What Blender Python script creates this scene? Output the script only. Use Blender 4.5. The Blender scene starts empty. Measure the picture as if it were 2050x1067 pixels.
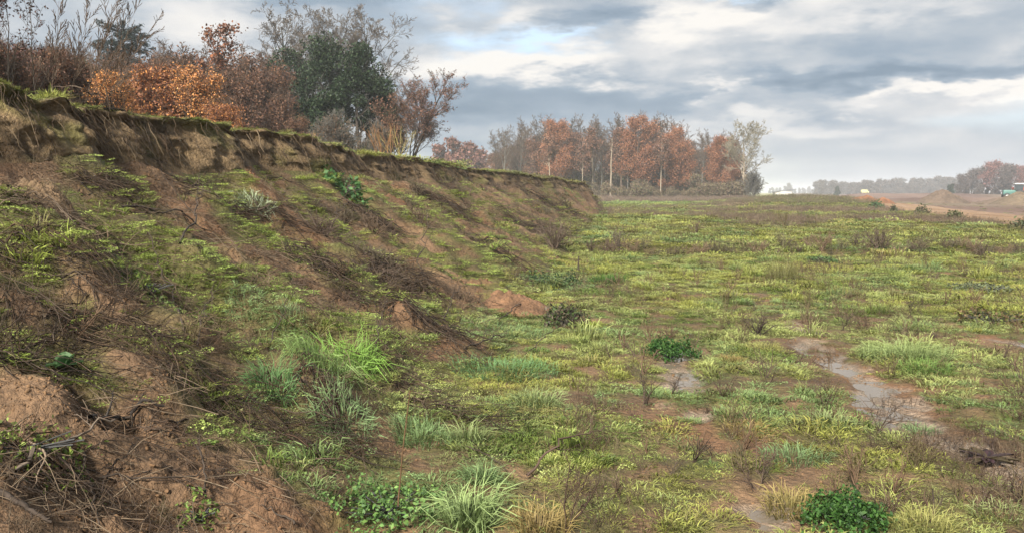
import bpy, math
import numpy as np
from mathutils import Vector

# ------------------------------------------------------------------ camera, world, sun, exposure
scene = bpy.context.scene
COL = scene.collection
F = 1609.0                       # focal length in pixels of the 2050 px wide photograph
YAW, PITCH, EYE = math.radians(7.12), math.radians(5.25), 1.7
cam_data = bpy.data.cameras.new('camera')
cam_data.sensor_fit = 'HORIZONTAL'
cam_data.angle_x = 2 * math.atan(1025 / F)
cam_data.clip_start, cam_data.clip_end = 0.05, 8000
cam = bpy.data.objects.new('camera', cam_data)
COL.objects.link(cam)
cam.location = (0, 0, EYE)
cam.rotation_euler = (math.radians(90) - PITCH, 0, YAW)
scene.camera = cam

EXPO = 3.0
SKY_STRENGTH = 0.05
SUN_ELEV, SUN_AZ = math.radians(39), math.radians(198)   # azimuth clockwise from +Y, where the sun stands
vs = scene.view_settings
vs.view_transform, vs.look, vs.exposure, vs.gamma = 'Standard', 'None', EXPO, 1.0
vs.use_curve_mapping = False
sun_data = bpy.data.lights.new('sun', 'SUN')
sun_data.energy, sun_data.angle, sun_data.color = 1.5, math.radians(10), (1.0, 0.94, 0.83)
sun = bpy.data.objects.new('sun', sun_data)
COL.objects.link(sun)
sdir = Vector((math.cos(SUN_ELEV) * math.sin(SUN_AZ), math.cos(SUN_ELEV) * math.cos(SUN_AZ), math.sin(SUN_ELEV)))
sun.rotation_euler = (-sdir).to_track_quat('-Z', 'Y').to_euler()
sun.location = (0, 0, 60)

world = bpy.data.worlds.new('World')
scene.world = world
world.use_nodes = True


class NT:
    """small helper round a node tree"""
    def __init__(self, tree):
        self.t = tree
        self.n = tree.nodes
        self.n.clear()

    def new(self, kind, **kw):
        nd = self.n.new(kind)
        for k, v in kw.items():
            setattr(nd, k, v)
        return nd

    def put(self, sock, v):
        if isinstance(v, bpy.types.NodeSocket):
            self.t.links.new(v, sock)
        elif v is not None:
            if hasattr(sock, 'default_value') and hasattr(sock.default_value, '__len__') and not hasattr(v, '__len__'):
                v = [v] * len(sock.default_value)
            if hasattr(v, '__len__') and hasattr(sock.default_value, '__len__') and len(sock.default_value) == 4 and len(v) == 3:
                v = (*v, 1.0)
            sock.default_value = v

    def math(self, op, a, b=None, c=None, clamp=False):
        nd = self.new('ShaderNodeMath', operation=op, use_clamp=clamp)
        self.put(nd.inputs[0], a)
        if b is not None: self.put(nd.inputs[1], b)
        if c is not None: self.put(nd.inputs[2], c)
        return nd.outputs[0]

    def vmath(self, op, a, b=None):
        nd = self.new('ShaderNodeVectorMath', operation=op)
        self.put(nd.inputs[0], a)
        if b is not None: self.put(nd.inputs[1], b)
        return nd.outputs[0]

    def mix(self, f, a, b, blend='MIX'):
        nd = self.new('ShaderNodeMix', data_type='RGBA', blend_type=blend)
        self.put(nd.inputs['Factor'], f)
        self.put(nd.inputs[6], a)
        self.put(nd.inputs[7], b)
        return nd.outputs[2]

    def noise(self, vec, scale, detail=4, rough=0.55, dist=0.0):
        nd = self.new('ShaderNodeTexNoise')
        if vec is not None: self.put(nd.inputs['Vector'], vec)
        nd.inputs['Scale'].default_value = scale
        nd.inputs['Detail'].default_value = detail
        nd.inputs['Roughness'].default_value = rough
        nd.inputs['Distortion'].default_value = dist
        return nd.outputs['Fac']

    def ramp(self, fac, stops):
        nd = self.new('ShaderNodeValToRGB')
        els = nd.color_ramp.elements
        while len(els) < len(stops): els.new(0.5)
        for e, (p, c) in zip(els, stops):
            e.position = p
            e.color = (*c, 1) if hasattr(c, '__len__') else (c, c, c, 1)
        self.put(nd.inputs[0], fac)
        return nd.outputs[0]

    def maprange(self, v, a, b, c=0.0, d=1.0, smooth=True):
        nd = self.new('ShaderNodeMapRange', interpolation_type='SMOOTHSTEP' if smooth else 'LINEAR')
        self.put(nd.inputs[0], v)
        for i, x in enumerate((a, b, c, d)): nd.inputs[i + 1].default_value = x
        return nd.outputs[0]


def build_sky():
    w = NT(world.node_tree)
    k = 1.0 / (SKY_STRENGTH * 2 ** EXPO)
    sky = w.new('ShaderNodeTexSky', sky_type='NISHITA', sun_disc=False)
    sky.sun_elevation, sky.sun_rotation = SUN_ELEV, SUN_AZ
    sky.air_density, sky.dust_density = 1.0, 1.5
    tc = w.new('ShaderNodeTexCoord').outputs['Generated']
    sep = w.new('ShaderNodeSeparateXYZ'); w.put(sep.inputs[0], tc)
    x, y, z = sep.outputs
    h = w.math('MAXIMUM', z, 0.0)
    den = w.math('ADD', h, 0.075)
    comb = w.new('ShaderNodeCombineXYZ')
    w.put(comb.inputs[0], w.math('DIVIDE', x, den)); w.put(comb.inputs[1], w.math('DIVIDE', y, den))
    flat = comb.outputs[0]                      # the cloud deck seen in perspective
    n1 = w.noise(flat, 0.60, 5, 0.47, 0.10)
    n2 = w.noise(w.vmath('ADD', w.vmath('MULTIPLY', tc, (1.0, 1.0, 2.0)), (7.3, 2.1, 4.0)), 8.0, 6, 0.52, 0.15)
    n3 = w.noise(w.vmath('ADD', flat, (3.3, 9.1, 1.0)), 0.22, 3, 0.5, 0.0)
    st = w.vmath('MULTIPLY', tc, (1.0, 1.0, 3.2))
    wob = w.noise(st, 9.0, 5, 0.6)
    wob2 = w.noise(w.vmath('ADD', st, (5, 1, 2)), 9.0, 5, 0.6)
    az = w.math('ARCTAN2', x, y)
    azw = w.math('ADD', az, w.math('MULTIPLY', w.math('SUBTRACT', wob, 0.5), 0.38))
    ew = w.math('ADD', z, w.math('MULTIPLY', w.math('SUBTRACT', wob2, 0.5), 0.10))

    def blob(u, v, su, sv, amp):                # a cloud bank standing in one direction of the sky
        a0, e0 = math.atan((u - 1025) / F) - YAW, (385 - v) / F
        da = w.math('DIVIDE', w.math('SUBTRACT', azw, a0), su / F)
        de = w.math('DIVIDE', w.math('SUBTRACT', ew, e0), sv / F)
        r2 = w.math('ADD', w.math('MULTIPLY', da, da), w.math('MULTIPLY', de, de))
        return w.math('MULTIPLY', w.math('EXPONENT', w.math('MULTIPLY', r2, -1.0)), amp)

    def total(items):
        s = None
        for it in items:
            b = blob(*it)
            s = b if s is None else w.math('ADD', s, b)
        return s
    br = total([(1040, 142, 190, 26, .55), (1400, 70, 150, 40, .48), (1740, 40, 190, 60, .24), (1950, 216, 230, 13, .62), (1620, 262, 190, 22, .26),
                (1445, 195, 45, 16, .38), (430, 70, 190, 40, .25), (1000, 60, 60, 40, .2), (1700, 320, 220, 26, .12), (1560, 12, 60, 20, .35),
                (1190, 62, 110, 30, -.42), (1500, 30, 80, 26, -.40), (990, 205, 190, 38, -.42), (1280, 200, 170, 34, -.38), (1860, 178, 240, 22, -.5),
                (1640, 170, 140, 22, -.3), (1800, 105, 160, 26, -.20), (640, 20, 160, 26, -.25), (1180, 260, 120, 26, -.18), (1480, 240, 90, 10, -.15)])
    val = w.math('ADD', 0.53, br)
    val = w.math('ADD', val, w.math('MULTIPLY', w.math('SUBTRACT', n1, 0.5), 0.62))
    val = w.math('ADD', val, w.math('MULTIPLY', w.math('SUBTRACT', n2, 0.5), 0.95))
    cloud = w.ramp(val, [(0.0, (.235 * k / 20, .32 * k / 20, .415 * k / 20)), (0.33, (.35 * k / 20, .435 * k / 20, .53 * k / 20)), (0.55, (.54 * k / 20, .59 * k / 20, .645 * k / 20)),
                         (0.74, (.80 * k / 20, .80 * k / 20, .80 * k / 20)), (.95, (.98 * k / 20, .95 * k / 20, .90 * k / 20))])
    cloud = w.mix(1.0, cloud, (20, 20, 20), 'MULTIPLY')
    blue = total([(1000, 100, 130, 20, .8), (1585, 4, 50, 16, .9), (1130, 95, 60, 10, .5), (860, 20, 70, 30, .35), (1400, 18, 60, 8, .4), (300, 20, 120, 30, .2)])
    gap = w.math('ADD', blue, w.maprange(n3, .62, .75, 0, .55))
    gap = w.math('MULTIPLY', gap, w.maprange(n2, .35, .62, 0.45, 1.15), clamp=True)
    skyc = w.mix(0.75, sky.outputs[0], (.60 * k, .735 * k, .86 * k))
    col = w.mix(gap, cloud, skyc)
    hz = w.maprange(z, 0.0, 0.085, 0.72, 0.0)    # low clouds merge into even grey towards the horizon
    col = w.mix(hz, col, (.58 * k, .62 * k, .67 * k))
    bg = w.new('ShaderNodeBackground')
    w.put(bg.inputs['Color'], col)
    bg.inputs['Strength'].default_value = SKY_STRENGTH
    out = w.new('ShaderNodeOutputWorld')
    w.t.links.new(bg.outputs[0], out.inputs['Surface'])


build_sky()
cy = scene.cycles
cy.max_bounces, cy.diffuse_bounces, cy.glossy_bounces, cy.transmission_bounces, cy.volume_bounces = 5, 3, 2, 3, 1
cy.transparent_max_bounces = 6
cy.sample_clamp_indirect = 4.0
cy.use_denoising = True
cy.denoising_prefilter = 'ACCURATE'

# ------------------------------------------------------------------ numpy helpers
rng = np.random.default_rng(7)
_perm = np.random.default_rng(11).permutation(256)
_perm = np.concatenate([_perm, _perm, _perm])
_ga = np.random.default_rng(12).uniform(0, 2 * np.pi, 256)
_gx, _gy = np.cos(_ga), np.sin(_ga)


def pn(x, y, seed=0):
    """gradient noise, about -0.7..0.7"""
    x = np.asarray(x, float) + seed * 17.31; y = np.asarray(y, float) + seed * 9.73
    x, y = np.broadcast_arrays(x, y)
    xi, yi = np.floor(x).astype(np.int64), np.floor(y).astype(np.int64)
    xf, yf = x - xi, y - yi
    u, v = xf * xf * xf * (xf * (xf * 6 - 15) + 10), yf * yf * yf * (yf * (yf * 6 - 15) + 10)
    xi &= 255; yi &= 255

    def g(ix, iy, fx, fy):
        h = _perm[_perm[ix & 255] + (iy & 255)]
        return _gx[h] * fx + _gy[h] * fy
    a = g(xi, yi, xf, yf); b = g(xi + 1, yi, xf - 1, yf)
    c = g(xi, yi + 1, xf, yf - 1); d = g(xi + 1, yi + 1, xf - 1, yf - 1)
    return (a + u * (b - a)) * (1 - v) + (c + u * (d - c)) * v


def fbm(x, y, octv=4, seed=0, gain=0.5):
    s, a = 0.0, 1.0
    for i in range(octv):
        s = s + a * pn(x * 2.03 ** i, y * 2.03 ** i, seed + i * 3)
        a *= gain
    return s


def sstep(a, b, x):
    t = np.clip((x - a) / (b - a), 0, 1)
    return t * t * (3 - 2 * t)


def lerp(a, b, t):
    return a + (b - a) * t


def norm(v):
    return v / np.maximum(np.linalg.norm(v, axis=-1, keepdims=True), 1e-9)


# ------------------------------------------------------------------ terrain
BANK_H = 2.71


def toe(y):
    return -1.25 + 0.45 * pn(np.asarray(y) * 0.22, 0.3, 1) + 0.25 * pn(np.asarray(y) * 0.7, 0.7, 2) + 0.7 * sstep(35, 60, np.asarray(y))


def edge(y):
    y = np.asarray(y, float)
    k = sstep(5, 14, y)
    e = -6.1 + (.12 + .33 * k) * pn(y * 0.17, 1.3, 3) + (.10 + .16 * k) * pn(y * 0.55, 2.3, 4) + 0.12 * pn(y * 1.9, 2.9, 5)
    e = e + .13 * k * np.tanh(7 * pn(y * .42, 8.8, 11)) + .06 * np.tanh(6 * pn(y * 1.1, 9.8, 12))
    e = e + 4.1 * sstep(30, 64, y) - 0.5 * sstep(0.1, 0.25, pn(y * 0.11, 5.3, 6)) * sstep(16, 24, y) * sstep(44, 36, y)
    return e


def top_h(y):
    y = np.asarray(y, float)
    h = BANK_H + 0.09 * pn(y * 0.3, 3.3, 7) - 0.02 * sstep(30, 60, y) - .16 * sstep(44, 44.8, y) - .14 * sstep(52, 52.8, y)
    return h * (1 - sstep(60, 70, y)) - .45 * sstep(60, 70, y)


def foot_z(y):
    y = np.asarray(y, float)
    f = top_h(y) - 0.70 - 0.16 * pn(y * 0.4, 4.1, 8) - 0.08 * pn(y * 1.3, 4.9, 9)
    return np.where(y > 60, np.minimum(f, .75 * top_h(y)), f)


def foot_x(y):
    return edge(y) + 0.42 + 0.18 * pn(np.asarray(y) * 1.1, 6.6, 10)


def bank_slope(x, y):
    """height of the slope between the toe and the foot of the scarp (t runs 0..1 upward)"""
    x, y = np.broadcast_arrays(np.asarray(x, float), np.asarray(y, float))
    a, b = toe(y), foot_x(y)
    t = (a - x) / np.maximum(a - b, 0.5)
    tc = np.clip(t, -0.3, 1.0)
    z = foot_z(y) * np.where(tc < 0, tc * 1.2, 0.62 * tc + 0.38 * np.clip(tc, 0, 1) ** 2)
    m = np.sin(np.pi * np.clip(tc, 0, 1)) ** 0.7
    yw = y + 0.5 * pn(x * 0.6, y * 0.6, 20) + 0.12 * x
    ridge = pn(yw * 0.62, x * 0.16, 21) * 0.48 + pn(yw * 1.5, x * 0.33, 22) * 0.30 + pn(yw * 3.4, x * .7, 28) * .09
    z = z + m * ridge
    k = np.clip(m + 0.35, 0, 1)
    slump = np.abs(pn(x * 0.9, yw * 0.55, 23))
    z = z + k * (0.10 - 0.26 * np.minimum(slump, 0.4)) * 0.8
    z = z + k * (fbm(x * 1.8, yw * 2.4, 3, 24) * 0.12 + .055 * np.tanh(7 * (pn(yw * .9 + .3 * x, x * 1.3, 29) + .25 * pn(yw * 3, x * 3, 31))))
    lump = fbm(x * 5.5, y * 5.5, 4, 25, 0.6)
    soft = sstep(-0.25, 0.35, pn(x * 0.8, y * 0.8, 26))
    z = z + np.abs(lump) * 0.070 * (0.35 + soft)
    near = sstep(14, 6, np.abs(y))
    z = z + near * (np.abs(fbm(x * 13, y * 13, 3, 27, .6)) * .022 - .006) * (.3 + soft)
    return z, t


def border(y):
    """x of the right edge of the grass field, where the dirt track begins"""
    y = np.asarray(y, float)
    return np.where(y < 39, 18.6 - (39 - y) * 0.35, 18.6 + (y - 39) * 0.190) + 0.5 * pn(y * 0.12, 7.7, 30)


def wet_path(x, y):
    """0..1, wet bare mud running through the grass on the right"""
    c = 2.3 + 0.115 * (11 - y) * 3.0
    c = np.interp(y, [2.5, 3.6, 4.4, 5.2, 6.2, 7.2, 8.5, 10.2, 11.5], [2.15, 2.25, 2.6, 2.45, 2.05, 2.25, 2.25, 2.35, 2.3]) + 0.35 * pn(y * 0.8, 1.1, 33)
    wdt = np.interp(y, [2.5, 4, 5, 7, 9, 11.5], [.44, .42, .24, .29, .25, .15])
    a = np.exp(-((x - c) / wdt) ** 2) * sstep(11.8, 10.0, y)
    c2 = 0.62 + 0.2 * pn(y * 0.9, 3.2, 34)
    b = np.exp(-((x - c2) / 0.26) ** 2) * sstep(9.4, 8.2, y) * sstep(5.0, 6.2, y) * 0.9
    c3 = 1.05
    c_ = np.exp(-((x - c3) / 0.45) ** 2 - ((y - 4.1) / 0.45) ** 2) * 0.9
    d_ = np.exp(-((x - 4.6) / 0.4) ** 2 - ((y - 9.7) / 0.35) ** 2) * 0.8
    s_ = np.maximum(np.maximum(a, b), np.maximum(c_, d_))
    s_ = s_ * sstep(-.42, .0, pn(x * 1.15, y * 1.15, 38) + .3 * pn(x * 3, y * 3, 39))
    return np.clip(s_ + (0.65 * pn(x * 1.7, y * 1.7, 35) + .80 * pn(x * 4.5, y * 4.5, 36)) * sstep(.08, .3, s_), 0, 1)


def hump(x, y):
    z = 1.05 * np.exp(-((x - 25) / 9.5) ** 2 - ((y - 112) / 15) ** 2)
    z = z + 0.75 * np.exp(-((x - 20.5) / 3.2) ** 2 - ((y - 138) / 6) ** 2)
    z = z + 0.5 * sstep(140, 168, y) * sstep(40, 25, x)
    return z


def field(x, y):
    x, y = np.broadcast_arrays(np.asarray(x, float), np.asarray(y, float))
    r = np.hypot(x, y)
    z = 0.10 * pn(x * 0.22, y * 0.22, 40) + 0.055 * pn(x * 0.7, y * 0.7, 41)
    near = sstep(60, 25, r)
    z = z + near * (0.030 * fbm(x * 2.2, y * 2.2, 3, 42) + 0.012 * np.abs(fbm(x * 8, y * 8, 3, 43)))
    wp = wet_path(x, y)
    z = z - 0.045 * wp + .035 * np.minimum(wp * 2, 1) * fbm(x * 5, y * 5, 3, 37)
    z = z + 0.10 * sstep(23.6, 24.6, y + 0.8 * pn(x * 0.3, 0.2, 46)) * sstep(90, 50, y) - 0.13 * np.exp(-((y + 0.8 * pn(x * 0.3, 0.2, 46) - 23.4) / 0.45) ** 2) * (x > -0.5)
    b = border(y)
    earth = sstep(0.5, 3.0, x - b)
    z = z * (1 - earth) + earth * (-0.02)
    rough = sstep(8.5, 11.5, x - b)
    z = z + rough * (0.10 * fbm(x * 0.25, y * 0.12, 3, 44) + 0.07 * fbm(x * 0.9, y * 0.5, 3, 45)) * sstep(900, 300, r)
    # low spoil berms of the far earthworks
    z = z + 1.75 * np.exp(-((y - 265 - 0.1 * (x - 90)) / 12) ** 2) * sstep(62, 78, x) * sstep(140, 112, x) * (0.85 + 0.3 * pn(x * 0.07, 0.5, 47))
    z = z + 0.95 * np.exp(-((y - 172 - 0.05 * x) / 6) ** 2) * sstep(50, 60, x) * (0.7 + 0.5 * pn(x * 0.12, 0.7, 48))
    z = z + hump(x, y)
    far = sstep(300, 800, r)
    z = z * (1 - 0.7 * far)
    return z


def ground_z(x, y):
    """top surface where things stand (field or bank slope or plateau)"""
    x, y = np.broadcast_arrays(np.asarray(x, float), np.asarray(y, float))
    zf = field(x, y)
    zs, t = bank_slope(x, y)
    zp = plateau_z(x, y)
    z = np.where(x < edge(y), np.maximum(zp, np.where(y > 60, zf, -9)), np.where(t > -0.05, np.maximum(zs, zf), zf))
    return z


def plateau_z(x, y):
    e = edge(y)
    d = np.maximum(e - x, 0)
    ye = np.where(y > 30, np.maximum(30, y - 4.5 * np.maximum(d - 1.5, 0)), y)
    return top_h(ye) + (.07 * fbm(y * 1.6, .4, 3, 52) + .03 * np.tanh(6 * pn(y * 3.7, .9, 53))) * np.exp(-d / .35) + 0.05 * pn(x * 0.8, y * 0.8, 50) * sstep(0, 1, d) + 0.035 * fbm(x * 3, y * 3, 3, 51) * sstep(0, .3, d) + 0.012 * np.minimum(d, 30) * sstep(120, 80, y)


CP, SP, CY, SY = math.cos(PITCH), math.sin(PITCH), math.cos(YAW), math.sin(YAW)
FWD = np.array([-SY * CP, CY * CP, -SP]); RGT = np.array([CY, SY, 0.0]); UPV = np.cross(RGT, FWD)


def ray(u, v):
    d = FWD + RGT * (u - 1025) / F + UPV * (533.5 - v) / F
    return d / np.linalg.norm(d)


def spot(u, v):
    """the place on the ground that the photograph shows at pixel (u, v)"""
    d = ray(u, v)
    s = np.concatenate([np.linspace(1.5, 40, 1600), np.linspace(40, 400, 1500)])
    p = np.array([0, 0, EYE]) + d * s[:, None]
    g = ground_z(p[:, 0], p[:, 1])
    below = np.nonzero(p[:, 2] < g)[0]
    i = below[0] if len(below) else len(s) - 1
    return np.array([p[i, 0], p[i, 1], g[i]])


def at_dist(u, y):
    """x of the plan position that lies in the direction of pixel column u at distance y"""
    return math.tan(math.atan((u - 1025) * math.cos(PITCH) / F) - YAW) * y


# ------------------------------------------------------------------ mesh helpers
def mesh(name, V, quads=None, tris=None, mats=(), col=None, smooth=False, mat_idx=None, colname='col'):
    V = np.asarray(V, np.float32).reshape(-1, 3)
    me = bpy.data.meshes.new(name)
    nq = 0 if quads is None else len(quads); nt = 0 if tris is None else len(tris)
    me.vertices.add(len(V)); me.vertices.foreach_set('co', V.ravel())
    loops = []
    if nq: loops.append(np.asarray(quads, np.int32).ravel())
    if nt: loops.append(np.asarray(tris, np.int32).ravel())
    L = np.concatenate(loops) if loops else np.zeros(0, np.int32)
    me.loops.add(len(L)); me.loops.foreach_set('vertex_index', L)
    me.polygons.add(nq + nt)
    me.polygons.foreach_set('loop_start', np.concatenate([np.arange(nq) * 4, nq * 4 + np.arange(nt) * 3]).astype(np.int32))
    for m in mats: me.materials.append(m)
    if mat_idx is not None: me.polygons.foreach_set('material_index', np.asarray(mat_idx, np.int32))
    if smooth: me.polygons.foreach_set('use_smooth', np.ones(nq + nt, bool))
    if col is not None:
        a = me.attributes.new(colname, 'FLOAT_COLOR', 'POINT')
        c = np.ones((len(V), 4), np.float32); c[:, :3] = col
        a.data.foreach_set('color', c.ravel())
    me.update(calc_edges=True)
    return me


def link(name, me, parent=None, loc=None):
    o = bpy.data.objects.new(name, me)
    COL.objects.link(o)
    if parent is not None: o.parent = parent
    if loc is not None: o.location = [float(c) for c in loc]
    return o


def tag(o, label=None, cat=None, group=None, kind=None):
    if label: o['label'] = label
    if cat: o['category'] = cat
    if group: o['group'] = group
    if kind: o['kind'] = kind
    return o


def thing(name, label, cat, loc, rot=0.0, group=None, scale=None):
    o = bpy.data.objects.new(name, None)
    o.empty_display_size = 0.2
    COL.objects.link(o)
    o.location = [float(c) for c in loc]
    o.rotation_euler = (0, 0, rot)
    if scale is not None: o.scale = (scale,) * 3 if not hasattr(scale, '__len__') else scale
    return tag(o, label, cat, group)


def copy_thing(src, label, loc, rot, scale):
    r = src.copy(); COL.objects.link(r)
    r.location = [float(c) for c in loc]; r.rotation_euler = (0, 0, rot); r.scale = (scale,) * 3 if not hasattr(scale, '__len__') else scale
    r['label'] = label
    for ch in list(src.children):
        c = ch.copy(); COL.objects.link(c); c.parent = r
    return r


def tubes(P, R, k=3, gen=None):
    """P (B,n,3) polylines, R (B,n) radii -> verts, quads"""
    gen = gen or rng
    B, n, _ = P.shape
    T = norm(np.gradient(P, axis=1))
    ref = norm(gen.normal(size=(B, 1, 3)))
    N = norm(np.cross(T, ref)); Bn = np.cross(T, N)
    th = np.arange(k) * 2 * np.pi / k
    V = P[:, :, None, :] + R[:, :, None, None] * (np.cos(th)[:, None] * N[:, :, None, :] + np.sin(th)[:, None] * Bn[:, :, None, :])
    b = np.arange(B)[:, None, None] * n * k; i = np.arange(n - 1)[None, :, None] * k; j = np.arange(k)[None, None, :]; j2 = (j + 1) % k
    Q = np.stack(np.broadcast_arrays(b + i + j, b + i + j2, b + i + k + j2, b + i + k + j), -1).reshape(-1, 4)
    return V.reshape(-1, 3), Q


def merge(parts):
    """[(V, quads, tris, col)] -> one set"""
    Vs, Qs, Ts, Cs, o = [], [], [], [], 0
    for V, Q, T, C in parts:
        V = np.asarray(V).reshape(-1, 3)
        Vs.append(V)
        if Q is not None and len(Q): Qs.append(np.asarray(Q) + o)
        if T is not None and len(T): Ts.append(np.asarray(T) + o)
        Cs.append(np.broadcast_to(np.asarray(C, float), (len(V), 3)))
        o += len(V)
    return np.concatenate(Vs), (np.concatenate(Qs) if Qs else None), (np.concatenate(Ts) if Ts else None), np.concatenate(Cs)


def leaf_quads(C, size, gen, aspect=0.6, flat=0.0, colors=None, jitter=0.25):
    """leaf-sized bent faces at centres C: verts, quads, colours"""
    N = len(C)
    n = gen.normal(size=(N, 3)); n[:, 2] = n[:, 2] * (1 - flat) + flat * 2.0; n = norm(n)
    a = norm(np.cross(n, norm(gen.normal(size=(N, 3))))); b = np.cross(n, a)
    s = size * gen.uniform(0.6, 1.35, (N, 1))
    V = np.stack([C - a * s * 0.5, C - b * s * aspect * 0.5 + n * s * 0.08, C + a * s * 0.5, C + b * s * aspect * 0.5 + n * s * 0.08], 1)
    Q = np.arange(N * 4).reshape(N, 4)
    col = None
    if colors is not None:
        colors = np.asarray(colors, float)
        idx = gen.integers(0, len(colors), N)
        c = colors[idx] * gen.uniform(1 - jitter, 1 + jitter, (N, 1))
        col = np.repeat(c, 4, 0)
    return V.reshape(-1, 3), Q, col


def blades(n, R, L, W, gen, lean=(0.1, 0.9), droop=0.5, base=(1, 1, 1), tip=(1, 1, 1), var=0.2, ell=1.0):
    """a tuft of grass blades: five vertices and three triangles each"""
    rad = R * np.sqrt(gen.uniform(0, 1, n)); ph = gen.uniform(0, 2 * np.pi, n)
    b = np.stack([rad * np.cos(ph) * ell, rad * np.sin(ph), np.zeros(n)], 1)
    az = ph + gen.normal(0, 0.8, n)
    le = gen.uniform(*lean, n) * (0.35 + 0.65 * rad / R)
    l = L * gen.uniform(0.55, 1.15, n)
    out = np.stack([np.cos(az), np.sin(az), np.zeros(n)], 1)
    upv = np.array([0, 0, 1.0])
    d1 = norm(out * np.sin(le)[:, None] + upv * np.cos(le)[:, None])
    le2 = np.minimum(le + droop * gen.uniform(0.5, 1.5, n), 2.2)
    d2 = norm(out * np.sin(le2)[:, None] + upv * np.cos(le2)[:, None])
    mid = b + d1 * (l * 0.55)[:, None]; end = mid + d2 * (l * 0.45)[:, None]
    side = np.stack([-np.sin(az), np.cos(az), np.zeros(n)], 1)
    side = norm(side + gen.normal(0, 0.5, (n, 3))) * (W * gen.uniform(0.7, 1.3, n))[:, None] * 0.5
    V = np.stack([b - side, b + side, mid + side * 0.9, mid - side * 0.9, end], 1).reshape(-1, 3)
    o = np.arange(n)[:, None] * 5
    Q = o + np.array([0, 1, 2, 3]); T = o + np.array([3, 2, 4])
    base, tip = np.asarray(base, float), np.asarray(tip, float)
    k = gen.uniform(1 - var, 1 + var, (n, 1, 1))
    w = np.array([0, 0, .55, .55, 1.0])[None, :, None]
    C = (base * (1 - w) + tip * w) * k
    return V, Q, T, C.reshape(-1, 3)


# ------------------------------------------------------------------ materials
def new_mat(name):
    m = bpy.data.materials.new(name); m.use_nodes = True
    return m, NT(m.node_tree)


def finish(n, shader):
    out = n.new('ShaderNodeOutputMaterial')
    n.t.links.new(shader, out.inputs['Surface'])


def plant_mat(name, color=None, instancer=False, trans=0.3, rough=0.6, spec=0.25):
    m, n = new_mat(name)
    at = n.new('ShaderNodeAttribute', attribute_name='col', attribute_type='GEOMETRY')
    c = at.outputs['Color']
    if instancer:
        ti = n.new('ShaderNodeAttribute', attribute_name='tint', attribute_type='INSTANCER')
        c = n.mix(1.0, c, ti.outputs['Color'], 'MULTIPLY')
    if color is not None:
        c = n.mix(1.0, c, color, 'MULTIPLY')
    p = n.new('ShaderNodeBsdfPrincipled')
    n.put(p.inputs['Base Color'], c)
    p.inputs['Roughness'].default_value = rough
    p.inputs['Specular IOR Level'].default_value = spec
    sh = p.outputs[0]
    if trans > 0:
        t = n.new('ShaderNodeBsdfTranslucent'); n.put(t.inputs['Color'], c)
        mx = n.new('ShaderNodeMixShader'); mx.inputs[0].default_value = trans
        n.t.links.new(sh, mx.inputs[1]); n.t.links.new(t.outputs[0], mx.inputs[2]); sh = mx.outputs[0]
    finish(n, sh)
    return m


def bark_mat(name, a, b, scale=6.0, rough=0.85):
    m, n = new_mat(name)
    g = n.new('ShaderNodeTexCoord').outputs['Object']
    f = n.noise(n.vmath('MULTIPLY', g, (1, 1, .35)), scale, 4, .6)
    c = n.ramp(f, [(.3, a), (.7, b)])
    p = n.new('ShaderNodeBsdfPrincipled')
    n.put(p.inputs['Base Color'], c)
    p.inputs['Roughness'].default_value = rough
    p.inputs['Specular IOR Level'].default_value = .2
    finish(n, p.outputs[0])
    return m


def soil_mat(name, wet=False):
    """earth whose base colour is carried by the vertices (soil, moss, sand); noise adds grain, grit and relief"""
    m, n = new_mat(name)
    at = n.new('ShaderNodeAttribute', attribute_name='col', attribute_type='GEOMETRY')
    pos = n.new('ShaderNodeNewGeometry').outputs['Position']
    f1 = n.noise(pos, 3.0, 6, .65); f2 = n.noise(pos, 22.0, 5, .65); f3 = n.noise(pos, 90.0, 3, .6)
    vo = n.new('ShaderNodeTexVoronoi'); n.put(vo.inputs['Vector'], n.vmath('ADD', pos, n.vmath('MULTIPLY', n.vmath('SUBTRACT', n.new('ShaderNodeTexNoise').outputs['Color'], (.5, .5, .5)), (.04, .04, .04)))); vo.inputs['Scale'].default_value = 26
    k = n.math('ADD', n.math('MULTIPLY', f1, .7), n.math('ADD', n.math('MULTIPLY', f2, .8), n.math('MULTIPLY', f3, .5)))
    k = n.maprange(k, .72, 1.30, .45, 1.6, False)
    c = n.mix(1.0, at.outputs['Color'], k, 'MULTIPLY')
    p = n.new('ShaderNodeBsdfPrincipled')
    n.put(p.inputs['Base Color'], c)
    wt = n.new('ShaderNodeAttribute', attribute_name='wet', attribute_type='GEOMETRY')
    r = n.math('SUBTRACT', .88, n.math('MULTIPLY', wt.outputs['Fac'], .62))
    n.put(p.inputs['Roughness'], r)
    p.inputs['Specular IOR Level'].default_value = .3
    bmp = n.new('ShaderNodeBump'); bmp.inputs['Strength'].default_value = .9; bmp.inputs['Distance'].default_value = .05
    hgt = n.math('ADD', n.math('ADD', n.math('MULTIPLY', f2, .9), n.math('MULTIPLY', f3, .4)), n.math('MULTIPLY', vo.outputs['Distance'], -.45))
    n.put(bmp.inputs['Height'], hgt)
    n.t.links.new(bmp.outputs[0], p.inputs['Normal'])
    finish(n, p.outputs[0])
    return m


def plain_mat(name, color, rough=.5, metal=0.0, grain=.15, scale=8):
    m, n = new_mat(name)
    g = n.new('ShaderNodeTexCoord').outputs['Object']
    f = n.noise(g, scale, 4, .6)
    c = n.ramp(f, [(.3, [x * (1 - grain) for x in color]), (.7, [min(1, x * (1 + grain)) for x in color])])
    p = n.new('ShaderNodeBsdfPrincipled'); n.put(p.inputs['Base Color'], c)
    p.inputs['Roughness'].default_value = rough; p.inputs['Metallic'].default_value = metal
    finish(n, p.outputs[0])
    return m


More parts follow.
